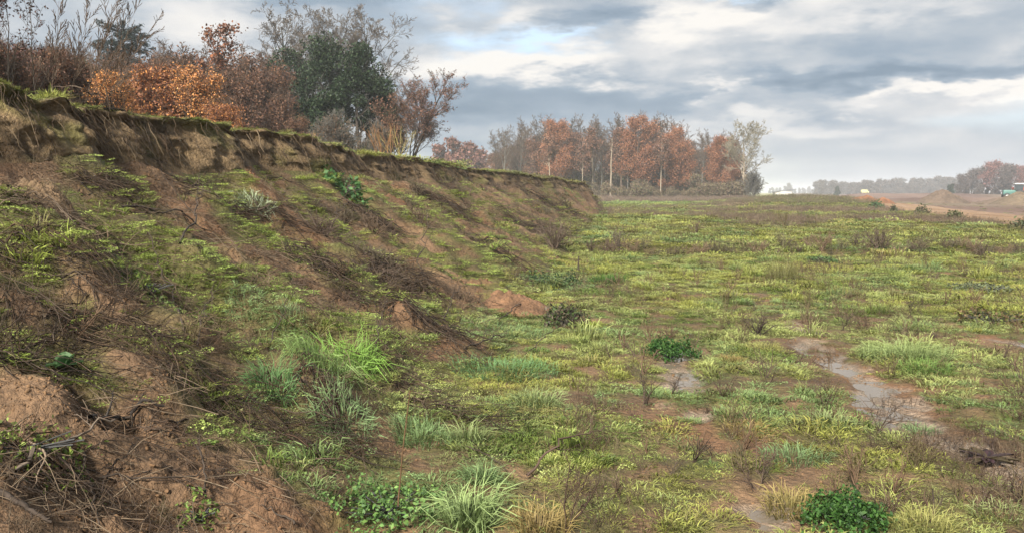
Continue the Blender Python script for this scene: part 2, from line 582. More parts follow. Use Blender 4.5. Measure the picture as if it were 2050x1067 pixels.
M_SOIL = soil_mat('earth')
M_GRASS = plant_mat('grass_blades', instancer=True, trans=.35, rough=.55, spec=.3)
M_LEAF = plant_mat('leaf', trans=.3)
M_STALK = plant_mat('dry_stalk', trans=0.0, rough=.8, spec=.15)
M_STALK_I = plant_mat('dry_stalk_scattered', instancer=True, trans=0.0, rough=.8, spec=.15)
M_BARK_DARK = bark_mat('dark_bark', (.025, .02, .016), (.065, .053, .043))
M_BARK_BROWN = bark_mat('brown_bark', (.05, .034, .024), (.12, .083, .06))
M_BARK_PALE = bark_mat('pale_bark', (.15, .122, .09), (.29, .24, .185))
M_BARK_GREY = bark_mat('grey_bark', (.07, .066, .058), (.155, .147, .13))

SOIL_A, SOIL_B, SOIL_C = np.array([.080, .047, .025]), np.array([.190, .116, .065]), np.array([.175, .083, .040])
MOSS_A, MOSS_B = np.array([.085, .098, .022]), np.array([.075, .062, .026])


def dead_band(x, y):
    """0..1: strips of dead brown weeds far out on the field"""
    n = pn(x * 0.11, y * 0.055, 67) + .35 * pn(x * .5, y * .3, 68)
    strip = np.exp(-((y - 72 - .5 * (x - 14)) / 13) ** 2) * sstep(4, 12, x) * .38
    return sstep(.02, .34, n + strip + .06) * sstep(30, 50, y)


def green_cover(x, y):
    """0..1: how green the ground is (grass and moss), before detail"""
    x, y = np.broadcast_arrays(np.asarray(x, float), np.asarray(y, float))
    zs, t = bank_slope(x, y)
    yw = y + 0.5 * pn(x * 0.6, y * 0.6, 20) + 0.12 * x
    n = 0.75 * pn(yw * 0.75, x * 0.22, 60) + 0.65 * pn(yw * 1.7, x * 0.5, 61) + 0.35 * pn(x * 2.5, y * 2.5, 62) + 0.25 * pn(x * 6, y * 6, 63)
    bank = 0.53 - .20 * sstep(18, 32, y) + n * 1.55
    bank = bank + 0.25 * np.exp(-((t - 0.05) / 0.25) ** 2) - 0.10 * sstep(.85, 1.0, t)
    bare = np.exp(-((x + 2.1) / 0.95) ** 2 - ((y - 3.3) / 1.1) ** 2)
    bank = bank - 0.85 * bare + 0.25 * np.exp(-((x + 2.2) / 1.0) ** 2 - ((y - 6.0) / 1.3) ** 2)
    fl = 0.66 + 0.45 * pn(x * 0.8, y * 0.8, 64) + 0.50 * pn(x * 2.2, y * 2.2, 65) + 0.45 * pn(x * 5, y * 5, 66)
    fl = fl - 0.95 * wet_path(x, y) + 0.12 * sstep(8, 18, y)
    dead = dead_band(x, y)
    fl = fl - 0.45 * dead
    g = np.where(t > 0, lerp(fl, bank, sstep(0, .18, t)), fl)
    b = border(y)
    g = g * (1 - sstep(-0.4, 0.6, x - b + .5 * pn(x, y, 69)))
    g = np.where(x < edge(y), 0.75 + 0.4 * pn(x * 1.2, y * 1.2, 70), g)
    return np.clip(g, 0, 1)


def soil_color(x, y, cov):
    k = np.clip(.5 + .9 * fbm(x * .9, y * .9, 4, 80), 0, 1)[..., None]
    s = SOIL_A * (1 - k) + SOIL_B * k
    k2 = sstep(.05, .4, pn(x * .5, y * .5, 84))[..., None]
    s = s * (1 - k2 * .6) + SOIL_C * k2 * .6
    m = MOSS_A + (MOSS_B - MOSS_A) * np.clip(.5 + pn(x * 2, y * 2, 85), 0, 1)[..., None]
    g = (sstep(.28, .75, cov) * .85)[..., None]
    c = s * (1 - g) + m * g
    return c


# ------------------------------------------------------------------ ground sheet
def build_ground():
    az = np.concatenate([np.radians(np.linspace(-180, -24, 40, endpoint=False)), np.radians(np.linspace(-24, 31, 430)), np.radians(np.linspace(31, 180, 38, endpoint=False)[1:])])
    r = np.concatenate([[.35, .8, 1.3, 1.8], np.geomspace(2.2, 170, 470), np.geomspace(170, 3200, 90)[1:]])
    A, Rr = np.meshgrid(az, r)
    X, Y = Rr * np.sin(A), Rr * np.cos(A)
    Z = field(X, Y)
    t = (toe(Y) - X) / np.maximum(toe(Y) - foot_x(Y), .5)
    inside = sstep(0.06, .20, t) * sstep(66, 60, Y) * (Y > -14)
    Z = Z - 0.55 * inside
    # far beyond the bank the sheet simply runs on to the horizon
    nr, na = X.shape
    V = np.stack([X, Y, Z], -1).reshape(-1, 3)
    i, j = np.meshgrid(np.arange(nr - 1), np.arange(na), indexing='ij')
    j2 = (j + 1) % na
    Q = np.stack([i * na + j, i * na + j2, (i + 1) * na + j2, (i + 1) * na + j], -1).reshape(-1, 4)[:, ::-1]
    V = np.vstack([V, [[0, 0, float(field(0., 0.))]]])
    c0 = len(V) - 1
    T = np.stack([np.full(na, c0), np.arange(na), (np.arange(na) + 1) % na], -1)[:, ::-1]
    x, y = V[:, 0], V[:, 1]
    cov = green_cover(x, y)
    col = soil_color(x, y, cov)
    b = border(y)
    # bare brown earthworks beyond the track
    e = sstep(0, 2, x - b)[:, None]
    kk = np.clip(.5 + fbm(x * .05, y * .022, 4, 90) * 1.1, 0, 1)[:, None]
    ec = lerp(np.array([.095, .055, .040]), np.array([.165, .108, .082]), kk)
    kw = sstep(.0, .35, pn(x * .03, y * .012, 93))[:, None]
    ec = ec * (1 - .45 * kw) + np.array([.14, .125, .07]) * .45 * kw
    col = col * (1 - e) + ec * e
    # the field gets its own pale green far off, where single tufts no longer show
    far = sstep(40, 90, np.hypot(x, y))[:, None] * (1 - e) * sstep(.25, .7, cov)[:, None]
    col = col * (1 - far * .7) + np.array([.30, .31, .095]) * far * .7
    w = sstep(.35, .7, wet_path(x, y))
    col = col * (1 - .55 * w[:, None]) + np.array([.25, .205, .16]) * .55 * w[:, None]
    me = mesh('ground', V, Q, T, [M_SOIL], col, smooth=True)
    wa = me.attributes.new('wet', 'FLOAT', 'POINT')
    wa.data.foreach_set('value', (np.maximum(w, .25 * (1 - cov) * sstep(-1.5, 0, x))).astype(np.float32))
    return tag(link('ground', me), 'flat field of mud, moss and short grass running to the horizon', kind='structure')


build_ground()


def build_bank():
    s = np.linspace(math.asinh(-14 / 3), math.asinh(126 / 3), 880)
    y = 3 * np.sinh(s)
    n1, n2, n3 = 240, 64, 46
    # slope
    tt = np.linspace(-0.12, 1.0, n1)
    a, b = toe(y), foot_x(y)
    Xs = a[:, None] + (b - a)[:, None] * tt[None, :]
    Ys = np.repeat(y[:, None], n1, 1)
    Zs, _ = bank_slope(Xs, Ys)
    Zs = np.where(tt[None, :] < .04, Zs - .3 * sstep(.04, -.12, tt)[None, :], Zs)
    # scarp
    q = np.linspace(0, 1, n2 + 1)[1:]
    fz = Zs[:, -1]; tz = plateau_z(edge(y) - 1e-3, y)
    hgt = np.maximum(tz - fz, .01)
    Zc = fz[:, None] + hgt[:, None] * q[None, :]
    prof = (1 - q) ** 1.25
    e = edge(y)
    Xc = e[:, None] + (b - e)[:, None] * prof[None, :]
    Yc = np.repeat(y[:, None], n2, 1)
    env = np.sin(np.pi * q) ** .6
    flute = pn(Yc * 2.2 + .5 * pn(Yc, Zc * 2, 101), Zc * .9 + Yc * .25, 100) * .09 + .035 * np.tanh(8 * pn(Yc * 1.3 + .8 * pn(Yc * 2, Zc * 3, 107) + Zc, Zc * 1.6, 108)) + .045 * np.tanh(7 * pn(Yc * 4.7 + Zc * 2, Zc * 3.2, 109)) + .03 * np.abs(pn(Yc * 9 + 2 * Zc, Zc * 5, 113)) + fbm(Yc * 5.5, Zc * 2.2 + Yc * .8, 4, 102, .65) * .15 + np.abs(pn(Yc * 12, Zc * 4, 103)) * .07
    slab = np.floor((Zc + .12 * pn(Yc * .9, Zc, 104)) * 5) / 5
    flute = flute + .025 * pn(Yc * 1.3, slab * 9, 105) - .10 * sstep(.62, .80, q)[None, :] * sstep(.95, .86, q)[None, :]
    lip = .07 * sstep(.86, .97, q) * (.7 + pn(y * 3.1, 1.7, 106)[:, None] * 1.6)
    Xc = Xc + (flute * env[None, :] + lip) * np.minimum(hgt / .5, 1)[:, None]
    # plateau
    d = np.concatenate([np.linspace(.03, 1.2, 24), np.geomspace(1.3, 75, n3 - 24)])
    Xp = e[:, None] + .08 - d[None, :]
    Yp = np.repeat(y[:, None], n3, 1)
    Zp = plateau_z(Xp, Yp)
    X = np.hstack([Xs, Xc, Xp]); Yy = np.hstack([Ys, Yc, Yp]); Z = np.hstack([Zs, Zc, Zp])
    ny, nx = X.shape
    V = np.stack([X, Yy, Z], -1).reshape(-1, 3)
    i, j = np.meshgrid(np.arange(ny - 1), np.arange(nx - 1), indexing='ij')
    Q = np.stack([i * nx + j, i * nx + j + 1, (i + 1) * nx + j + 1, (i + 1) * nx + j], -1).reshape(-1, 4)[:, ::-1]
    x, yy, z = V.T
    cov = green_cover(x, yy)
    col = soil_color(x, yy, cov)
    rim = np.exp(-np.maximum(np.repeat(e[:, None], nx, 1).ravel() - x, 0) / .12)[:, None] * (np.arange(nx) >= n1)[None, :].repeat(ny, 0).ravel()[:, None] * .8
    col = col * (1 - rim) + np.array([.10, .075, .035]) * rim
    ci = np.zeros((ny, nx), bool); ci[:, n1:n1 + n2] = True; ci = ci.ravel()
    kk = np.clip(.5 + .8 * fbm(yy * 2.4, z * 1.6 + yy * .5, 4, 110, .65), 0, 1)[:, None]
    sc = lerp(np.array([.065, .041, .021]), np.array([.20, .135, .07]), kk)
    mo = sstep(.12, .42, pn(yy * .8, z * 1.2, 111) + .3 * pn(yy * 4, z * 4, 112))[:, None]
    sc = sc * (1 - .6 * mo) + np.array([.125, .125, .03]) * .6 * mo
    col[ci] = sc[ci]
    me = mesh('earth_bank', V, Q, None, [M_SOIL], col, smooth=True)
    wa = me.attributes.new('wet', 'FLOAT', 'POINT')
    wa.data.foreach_set('value', np.full(len(V), .12, np.float32))
    return tag(link('earth_bank', me), 'eroded brown earth bank with a raw scarp along its turf top', kind='structure')


build_bank()


def build_track():
    y = np.concatenate([np.linspace(-20, 60, 160), np.geomspace(60, 420, 160)[1:]])
    w = np.linspace(0, 1, 28)
    b = border(y)
    wid = 4.9 + .010 * y
    X = b[:, None] + 1.0 + wid[:, None] * w[None, :]
    Yy = np.repeat(y[:, None], len(w), 1)
    Z = field(X, Yy)
    rut = -.05 * (np.exp(-((w - .3) / .07) ** 2) + np.exp(-((w - .7) / .07) ** 2))[None, :]
    Z = Z + .02 + .10 * np.sin(np.pi * w)[None, :] ** .5 + rut + .025 * fbm(X * .8, Yy * .25, 3, 120)
    Z[:, 0] -= .08; Z[:, -1] -= .08
    nx = len(w)
    i, j = np.meshgrid(np.arange(len(y) - 1), np.arange(nx - 1), indexing='ij')
    Q = np.stack([i * nx + j, i * nx + j + 1, (i + 1) * nx + j + 1, (i + 1) * nx + j], -1).reshape(-1, 4)
    k = np.clip(.5 + fbm(X * .5, Yy * .12, 4, 121), 0, 1)[..., None]
    col = lerp(np.array([.18, .105, .055]), np.array([.27, .178, .105]), k)
    g = (np.exp(-((w - .3) / .08) ** 2) + np.exp(-((w - .72) / .10) ** 2))[None, :, None] * .55
    col = col * (1 - g) + np.array([.25, .17, .12]) * g
    me = mesh('dirt_track', np.stack([X, Yy, Z], -1).reshape(-1, 3), Q, None, [M_SOIL], col.reshape(-1, 3), smooth=True)
    tag(link('dirt_track', me), 'sandy orange dirt track along the far edge of the field', kind='structure')


build_track()


def build_puddles():
    m, n = new_mat('muddy_water')
    pos = n.new('ShaderNodeNewGeometry').outputs['Position']
    p = n.new('ShaderNodeBsdfPrincipled')
    p.inputs['Base Color'].default_value = (.13, .105, .08, 1)
    p.inputs['Roughness'].default_value = .05
    p.inputs['IOR'].default_value = 1.33
    p.inputs['Specular IOR Level'].default_value = .6
    bmp = n.new('ShaderNodeBump'); bmp.inputs['Strength'].default_value = .15; bmp.inputs['Distance'].default_value = .01
    n.put(bmp.inputs['Height'], n.noise(pos, 14, 3, .5))
    n.t.links.new(bmp.outputs[0], p.inputs['Normal'])
    finish(n, p.outputs[0])
    for (x0, x1, y0, y1) in ((1.6, 3.3, 7.6, 11.2), (1.4, 3.2, 5.2, 7.6), (1.2, 3.6, 2.8, 5.2), (.1, 1.1, 5.6, 8.9), (.5, 1.7, 3.5, 4.7), (4.0, 5.2, 9.2, 10.2)):
        xs, ys = np.meshgrid(np.linspace(x0, x1, 80), np.linspace(y0, y1, 100))
        wp = wet_path(xs, ys)
        zz = field(xs, ys)
        core = zz[wp > .55]
        if len(core) < 10: continue
        lvl = np.percentile(core, 34)
        nx = xs.shape[1]
        ok = (zz < lvl + .004) & (wp > .3)
        cell = ok[:-1, :-1] | ok[1:, :-1] | ok[:-1, 1:] | ok[1:, 1:]
        i, j = np.nonzero(cell)
        if len(i) < 4: continue
        Q = np.stack([i * nx + j, i * nx + j + 1, (i + 1) * nx + j + 1, (i + 1) * nx + j], -1)
        used, inv = np.unique(Q.ravel(), return_inverse=True)
        V = np.stack([xs.ravel()[used], ys.ravel()[used], np.full(len(used), lvl)], -1)
        me = mesh('puddle_water', V, inv.reshape(-1, 4), None, [m])
        tag(link('puddle_water', me), 'shallow muddy water lying in the bare hollow between grass tufts', kind='structure', group='shallow puddles')


build_puddles()

# ------------------------------------------------------------------ scattered ground cover (geometry nodes)
PROTO = bpy.data.collections.new('cover_prototypes')


def scatter(name, label, protos, P, rot, scl, which, tint):
    """one object of ground cover: instances of the prototype meshes on the points P"""
    coll = bpy.data.collections.new(name + '_kinds')
    for k, me in enumerate(protos):
        o = bpy.data.objects.new(f'{name}_{k:02d}', me)
        coll.objects.link(o)
    me = bpy.data.meshes.new(name)
    N = len(P)
    me.vertices.add(N); me.vertices.foreach_set('co', np.asarray(P, np.float32).ravel())

    def attr(nm, typ, data, key):
        a = me.attributes.new(nm, typ, 'POINT'); a.data.foreach_set(key, data.ravel())
    attr('rot', 'FLOAT_VECTOR', np.asarray(rot, np.float32), 'vector')
    attr('scl', 'FLOAT_VECTOR', np.asarray(scl, np.float32), 'vector')
    attr('which', 'INT', np.asarray(which, np.int32), 'value')
    tc = np.ones((N, 4), np.float32); tc[:, :3] = tint
    attr('tint', 'FLOAT_COLOR', tc, 'color')
    me.update()
    o = link(name, me)
    ng = bpy.data.node_groups.new(name, 'GeometryNodeTree')
    ng.interface.new_socket('Geometry', in_out='INPUT', socket_type='NodeSocketGeometry')
    ng.interface.new_socket('Geometry', in_out='OUTPUT', socket_type='NodeSocketGeometry')
    nd = ng.nodes
    gi, go = nd.new('NodeGroupInput'), nd.new('NodeGroupOutput')
    ci = nd.new('GeometryNodeCollectionInfo')
    ci.inputs['Collection'].default_value = coll
    ci.inputs['Separate Children'].default_value = True
    ci.inputs['Reset Children'].default_value = True
    ip = nd.new('GeometryNodeInstanceOnPoints')
    ip.inputs['Pick Instance'].default_value = True

    def named(nm, typ):
        a = nd.new('GeometryNodeInputNamedAttribute'); a.data_type = typ; a.inputs['Name'].default_value = nm
        return next(s for s in a.outputs if s.enabled and s.name == 'Attribute')
    er = nd.new('FunctionNodeEulerToRotation')
    L = ng.links.new
    L(gi.outputs[0], ip.inputs['Points']); L(ci.outputs[0], ip.inputs['Instance'])
    L(named('which', 'INT'), ip.inputs['Instance Index'])
    L(named('rot', 'FLOAT_VECTOR'), er.inputs[0]); L(er.outputs[0], ip.inputs['Rotation'])
    L(named('scl', 'FLOAT_VECTOR'), ip.inputs['Scale'])
    L(ip.outputs[0], go.inputs[0])
    md = o.modifiers.new('cover', 'NODES'); md.node_group = ng
    return tag(o, label, kind='stuff')


G = np.random.default_rng(101)
WB, WT = (.24, .23, .17), (1.12, 1.1, 1.03)  # blade base and tip tint; base darkened to paint in shaded gaps between tufts


def proto_tuft(n, R, L, W, seed, **kw):
    g = np.random.default_rng(seed)
    V, Q, T, C = blades(n, R, L, W, g, base=WB, tip=WT, **kw)
    return mesh('tuft', V, Q, T, [M_GRASS], C)


def proto_weed(n, R, H, S, seed):
    g = np.random.default_rng(seed)
    rad = R * np.sqrt(g.uniform(0, 1, n)); ph = g.uniform(0, 6.283, n)
    C = np.stack([rad * np.cos(ph), rad * np.sin(ph), H * g.uniform(.1, 1, n) * (1 - .6 * rad / R)], 1)
    V, Q, c = leaf_quads(C, S, g, .7, .55, [(1, 1, 1)], .25)
    return mesh('weed', V, Q, None, [M_GRASS], c)


def proto_stalks(n, R, H, r, seed, m_=None):
    g = np.random.default_rng(seed)
    b = g.normal(0, R * .5, (n, 2)); ln = H * g.uniform(.4, 1.1, n)
    d = np.stack([g.normal(0, .35, n), g.normal(0, .35, n), np.ones(n)], 1); d = norm(d)
    P = np.zeros((n, 4, 3)); P[:, 0, :2] = b
    for k in range(1, 4):
        d = norm(d + g.normal(0, .22, (n, 3)) * [1, 1, .4]); P[:, k] = P[:, k - 1] + d * (ln / 3)[:, None]
    Rr = np.repeat((r * g.uniform(.6, 1.3, n))[:, None], 4, 1) * np.array([1, .85, .7, .35])
    parts = [tubes(P, Rr, 3, g)]
    # side twigs
    ch, cr = sprout(g, P, Rr, 4, .35, .95, .45, .7, .1, .4, 3, .65)
    parts.append(tubes(ch, cr, 3, g))
    V, Q, _, _ = merge([(v, q, None, (1, 1, 1)) for v, q in parts])
    return mesh('stalks', V, Q, None, [m_ or M_STALK_I], np.ones((len(V), 3)) * g.uniform(.75, 1.2, (len(V), 1)))


def sprout(g, P, R, cnt, t0, t1, lr, ang, up, wob, m, rr, taper=.3, absL=None, spread=.25):
    """children of the branches P: (B*cnt, m, 3), radii"""
    B, n, _ = P.shape
    I = np.repeat(np.arange(B), cnt); N = len(I)
    t = t0 + (t1 - t0) * ((np.tile(np.arange(cnt), B) + g.uniform(0, 1, N)) / cnt)
    fi = np.clip(t * (n - 1), 0, n - 1.001); i0 = fi.astype(int); f = (fi - i0)[:, None]
    pos = P[I, i0] * (1 - f) + P[I, i0 + 1] * f
    T = norm(P[I, i0 + 1] - P[I, i0])
    rad = R[I, i0] * (1 - f[:, 0]) + R[I, i0 + 1] * f[:, 0]
    plen = np.linalg.norm(np.diff(P, axis=1), axis=2).sum(1)[I] if absL is None else absL
    L = plen * lr * (1 - .5 * (t - t0) / max(t1 - t0, 1e-6)) * g.uniform(.65, 1.2, N)
    az = g.uniform(0, 6.283, N) + np.tile(np.arange(cnt), B) * 2.4
    ref = np.where(np.abs(T[:, 2:3]) > .9, np.array([[1., 0, 0]]), np.array([[0, 0, 1.]]))
    Nn = norm(np.cross(T, ref)); Bn = np.cross(T, Nn)
    a = ang * g.uniform(1 - spread, 1 + spread, N)
    d = np.cos(a)[:, None] * T + np.sin(a)[:, None] * (np.cos(az)[:, None] * Nn + np.sin(az)[:, None] * Bn)
    out = np.zeros((N, m, 3)); out[:, 0] = pos
    for k in range(1, m):
        d = norm(d + np.array([0, 0, up / m]) + g.normal(0, wob / m, (N, 3)))
        out[:, k] = out[:, k - 1] + d * (L / (m - 1))[:, None]
    r = (rad * rr)[:, None] * np.linspace(1, taper, m)[None, :]
    return out, r


def build_cover():
    protos = []
    for s in range(5): protos.append(proto_tuft(95, .105, .050, .0046, 200 + s, lean=(.3, 1.35), droop=.7))      # 0-4 short frosty turf
    for s in range(3): protos.append(proto_tuft(80, .095, .095, .005, 210 + s, lean=(.15, 1.1), droop=.9))         # 5-7 longer grass
    for s in range(3): protos.append(proto_weed(150, .115, .030, .0135, 220 + s))                                   # 8-10 small leaves, moss
    for s in range(4): protos.append(proto_tuft(130, .36, .085, .017, 230 + s, lean=(.3, 1.35), droop=.8))       # 11-14 broad clumps for farther off
    # candidate points: density falls with the distance
    pts = []
    for (y0, y1, dens, sc) in ((1.2, 7, 210, 1), (7, 13, 150, 1.1), (13, 22, 75, 1.4), (22, 40, 24, .95), (40, 75, 9, 1.3), (75, 170, 3.0, 2.0)):
        xa = min(-1.0 * y0 - 7, -9); xb = y1 * .56 + 1.5
        lo, hi = -8.5, xb
        n = int((hi - lo) * (y1 - y0) * dens)
        x, y = G.uniform(lo, hi, n), G.uniform(y0, y1, n)
        keep = (x > -.80 * y - 1.2) & (x < .56 * y + 1.2)
        x, y = x[keep], y[keep]
        pts.append(np.stack([x, y, np.full(len(x), sc)], 1))
    pts = np.concatenate(pts)
    x, y, sc = pts.T
    cov = green_cover(x, y)
    e = edge(y)
    _, t = bank_slope(x, y)
    onbank = (t > .02) & (x > e)
    scarp = (x > e - .02) & (x < foot_x(y) + .02)
    pr = np.where(onbank, sstep(.42, .85, cov) * .92 + .05 * (cov > .15), sstep(.30, .8, cov) * .95 + .03)
    pr = np.where(scarp, 0.0, pr)
    pr = np.where(x < e, .8 * ((e - x) < 4), pr)
    keep = G.uniform(0, 1, len(x)) < pr
    x, y, sc, cov, t, onbank, e = (a[keep] for a in (x, y, sc, cov, t, onbank, e))
    z = ground_z(x, y)
    N = len(x)
    hue = pn(x * .35, y * .35, 130) + .7 * pn(x * 1.3, y * 1.3, 131) + G.normal(0, .22, N)
    blue = pn(x * .5, y * .5, 132) + G.normal(0, .18, N) + .28 * np.exp(-((t - .05) / .25) ** 2) * sstep(16, 6, y)
    c_y, c_p, c_b, c_s, c_g = map(np.array, ((.365, .390, .100), (.385, .44, .165), (.225, .325, .135), (.38, .31, .12), (.13, .205, .040)))
    c = np.repeat(c_p[None], N, 0)
    w_ = sstep(-.18, .28, hue + .18 * sstep(9, 16, y))[:, None]; c = c * (1 - w_) + c_y * w_
    w_ = sstep(.04, .42, blue)[:, None]; c = c * (1 - w_) + c_b * w_
    w_ = (sstep(.45, .8, hue + .3 * pn(x * 3, y * 3, 133)) * .8)[:, None]; c = c * (1 - w_) + c_s * w_
    w_ = sstep(.12, .45, pn(x * .9, y * .9, 134) + G.normal(0, .12, N))[:, None] * .85; c = c * (1 - w_) + c_g * w_
    wb_ = (onbank * sstep(.35, .05, t * 0 + pn(x * .8, y * .8, 138)) * sstep(.02, .25, t) * .75)[:, None]; c = c * (1 - wb_) + np.array([.30, .38, .085]) * wb_
    br_ = (G.uniform(0, 1, N) < .12 + .25 * sstep(.05, .4, pn(x * 1.1, y * 1.1, 139)) + .22 * sstep(18, 40, y))[:, None] * .75; c = c * (1 - br_) + np.array([.20, .165, .075]) * br_
    dead = dead_band(x, y)
    front = sstep(142, 152, y)
    dd = np.clip(dead + front * .8, 0, 1)[:, None]; c = c * (1 - dd * .8) + np.array([.17, .125, .085]) * dd * .8
    far_green = sstep(90, 125, y)[:, None] * sstep(22, 6, x)[:, None] * (1 - front)[:, None]
    c = c * (1 - .6 * far_green) + np.array([.28, .42, .15]) * .6 * far_green
    c = c * G.uniform(.72, 1.28, (N, 1))
    u = G.uniform(0, 1, N)
    which = np.where(u < .90, G.integers(0, 5, N), G.integers(5, 8, N))
    which = np.where(onbank & (u < .62), G.integers(8, 11, N), which)
    which = np.where(~onbank & (u < .16) , G.integers(8, 11, N), which)
    which = np.where(onbank & (u >= .93), G.integers(5, 8, N), which)
    which = np.where(y > 22, G.integers(11, 15, N), which)
    s = sc * np.clip(np.exp(G.normal(-.18, .34, N)), .35, 1.6) * (.65 + .6 * np.clip(cov, 0, 1))
    lumpy = .55 + 1.5 * sstep(.1, .55, pn(x * 1.3, y * 1.3, 135) + .4 * pn(x * 4, y * 4, 137))
    hs = .85 * s * lumpy * G.uniform(.75, 1.25, N) * np.where((y > 22) & (~onbank), 1.0, 1.0)
    wd = (which >= 8) & (which <= 10); s = np.where(wd, np.minimum(s, .9 * sc), s); hs = np.where(wd, np.minimum(hs, .9 * sc), hs); hs = np.where((which < 5) & (y < 9), np.minimum(hs, 1.25), hs)
    rot = np.stack([G.normal(0, .12, N), G.normal(0, .12, N), G.uniform(0, 6.283, N)], 1)
    rot[:, 1] += np.where(onbank, .35, 0) * 0
    scatter('grass', 'short frosty grass, moss and small weeds covering field and bank', protos, np.stack([x, y, z - .008], 1), rot, np.stack([s, s, hs], 1), which, c)
    # turf fringe hanging on the lip of the scarp
    n = 9000
    yy = 3 * np.sinh(G.uniform(math.asinh(.8), math.asinh(38), n)); ee = edge(yy)
    xx = ee + G.uniform(-.40, .06, n)
    gapm = G.uniform(0, 1, n) < .06 + .9 * sstep(-.18, .25, pn(yy * .9, 3.1, 136) + .5 * pn(yy * 3.1, 1.1, 137))
    xx, yy, ee = xx[gapm], yy[gapm], ee[gapm]; n = len(xx)
    cc = lerp(np.array([.31, .33, .075]), np.array([.20, .22, .07]), G.uniform(0, 1, (n, 1))) * G.uniform(.7, 1.25, (n, 1))
    st = G.uniform(0, 1, n) < .40
    cc[st] = np.array([.34, .28, .13]) * G.uniform(.7, 1.2, (st.sum(), 1))
    ss = G.uniform(.22, .62, n) * (1 + .012 * yy)
    scatter('turf_fringe_grass', 'yellow green turf fringe along the top edge of the scarp', protos[:11], np.stack([xx, yy, plateau_z(np.minimum(xx, ee - .01), yy) - .01], 1),
            np.stack([G.normal(0, .3, n), G.normal(.25, .3, n), G.uniform(0, 6.283, n)], 1), np.stack([ss, ss, ss], 1), G.integers(0, 11, n), cc)


build_cover()


def build_hanging_roots():
    g = np.random.default_rng(160)
    n = 2600
    yy = 3 * np.sinh(g.uniform(math.asinh(1.5), math.asinh(45), n))
    k = g.uniform(0, 1, n) < .25 + .75 * sstep(-.1, .3, pn(yy * 1.3, 2.2, 161))
    yy = yy[k]; n = len(yy)
    tz = plateau_z(edge(yy) - .02, yy); fx = foot_x(yy); e = edge(yy)
    q0 = g.uniform(0, .7, n) ** 1.5
    hh = np.maximum(tz - foot_z(yy), .05)
    ln = hh * g.uniform(.15, .7, n)
    P = np.zeros((n, 5, 3)); dy = g.normal(0, .09, n)
    for j in range(5):
        z = tz - q0 * hh - ln * j / 4
        q = np.clip((tz - z) / hh, 0, 1.1)
        P[:, j, 0] = e + (fx - e) * q ** 1.25 + .09 + .05 * np.sin(q * 3) + g.normal(0, .015, n)
        P[:, j, 1] = yy + dy * j / 2 + g.normal(0, .012, n); P[:, j, 2] = z
    R_ = (.0028 * np.exp(g.normal(0, .4, n)) * (1 + .03 * yy))[:, None] * np.linspace(1, .4, 5)
    V, Q = tubes(P, R_, 3, g)
    cs = np.array([(.075, .05, .033), (.05, .036, .026), (.13, .095, .06)])[g.integers(0, 3, n)]
    o = link('hanging_roots', mesh('hanging_roots', V, Q, None, [M_STALK], np.repeat(cs, 15, 0)))
    tag(o, 'fine dead roots and stalks hanging down the raw scarp', kind='stuff')


build_hanging_roots()


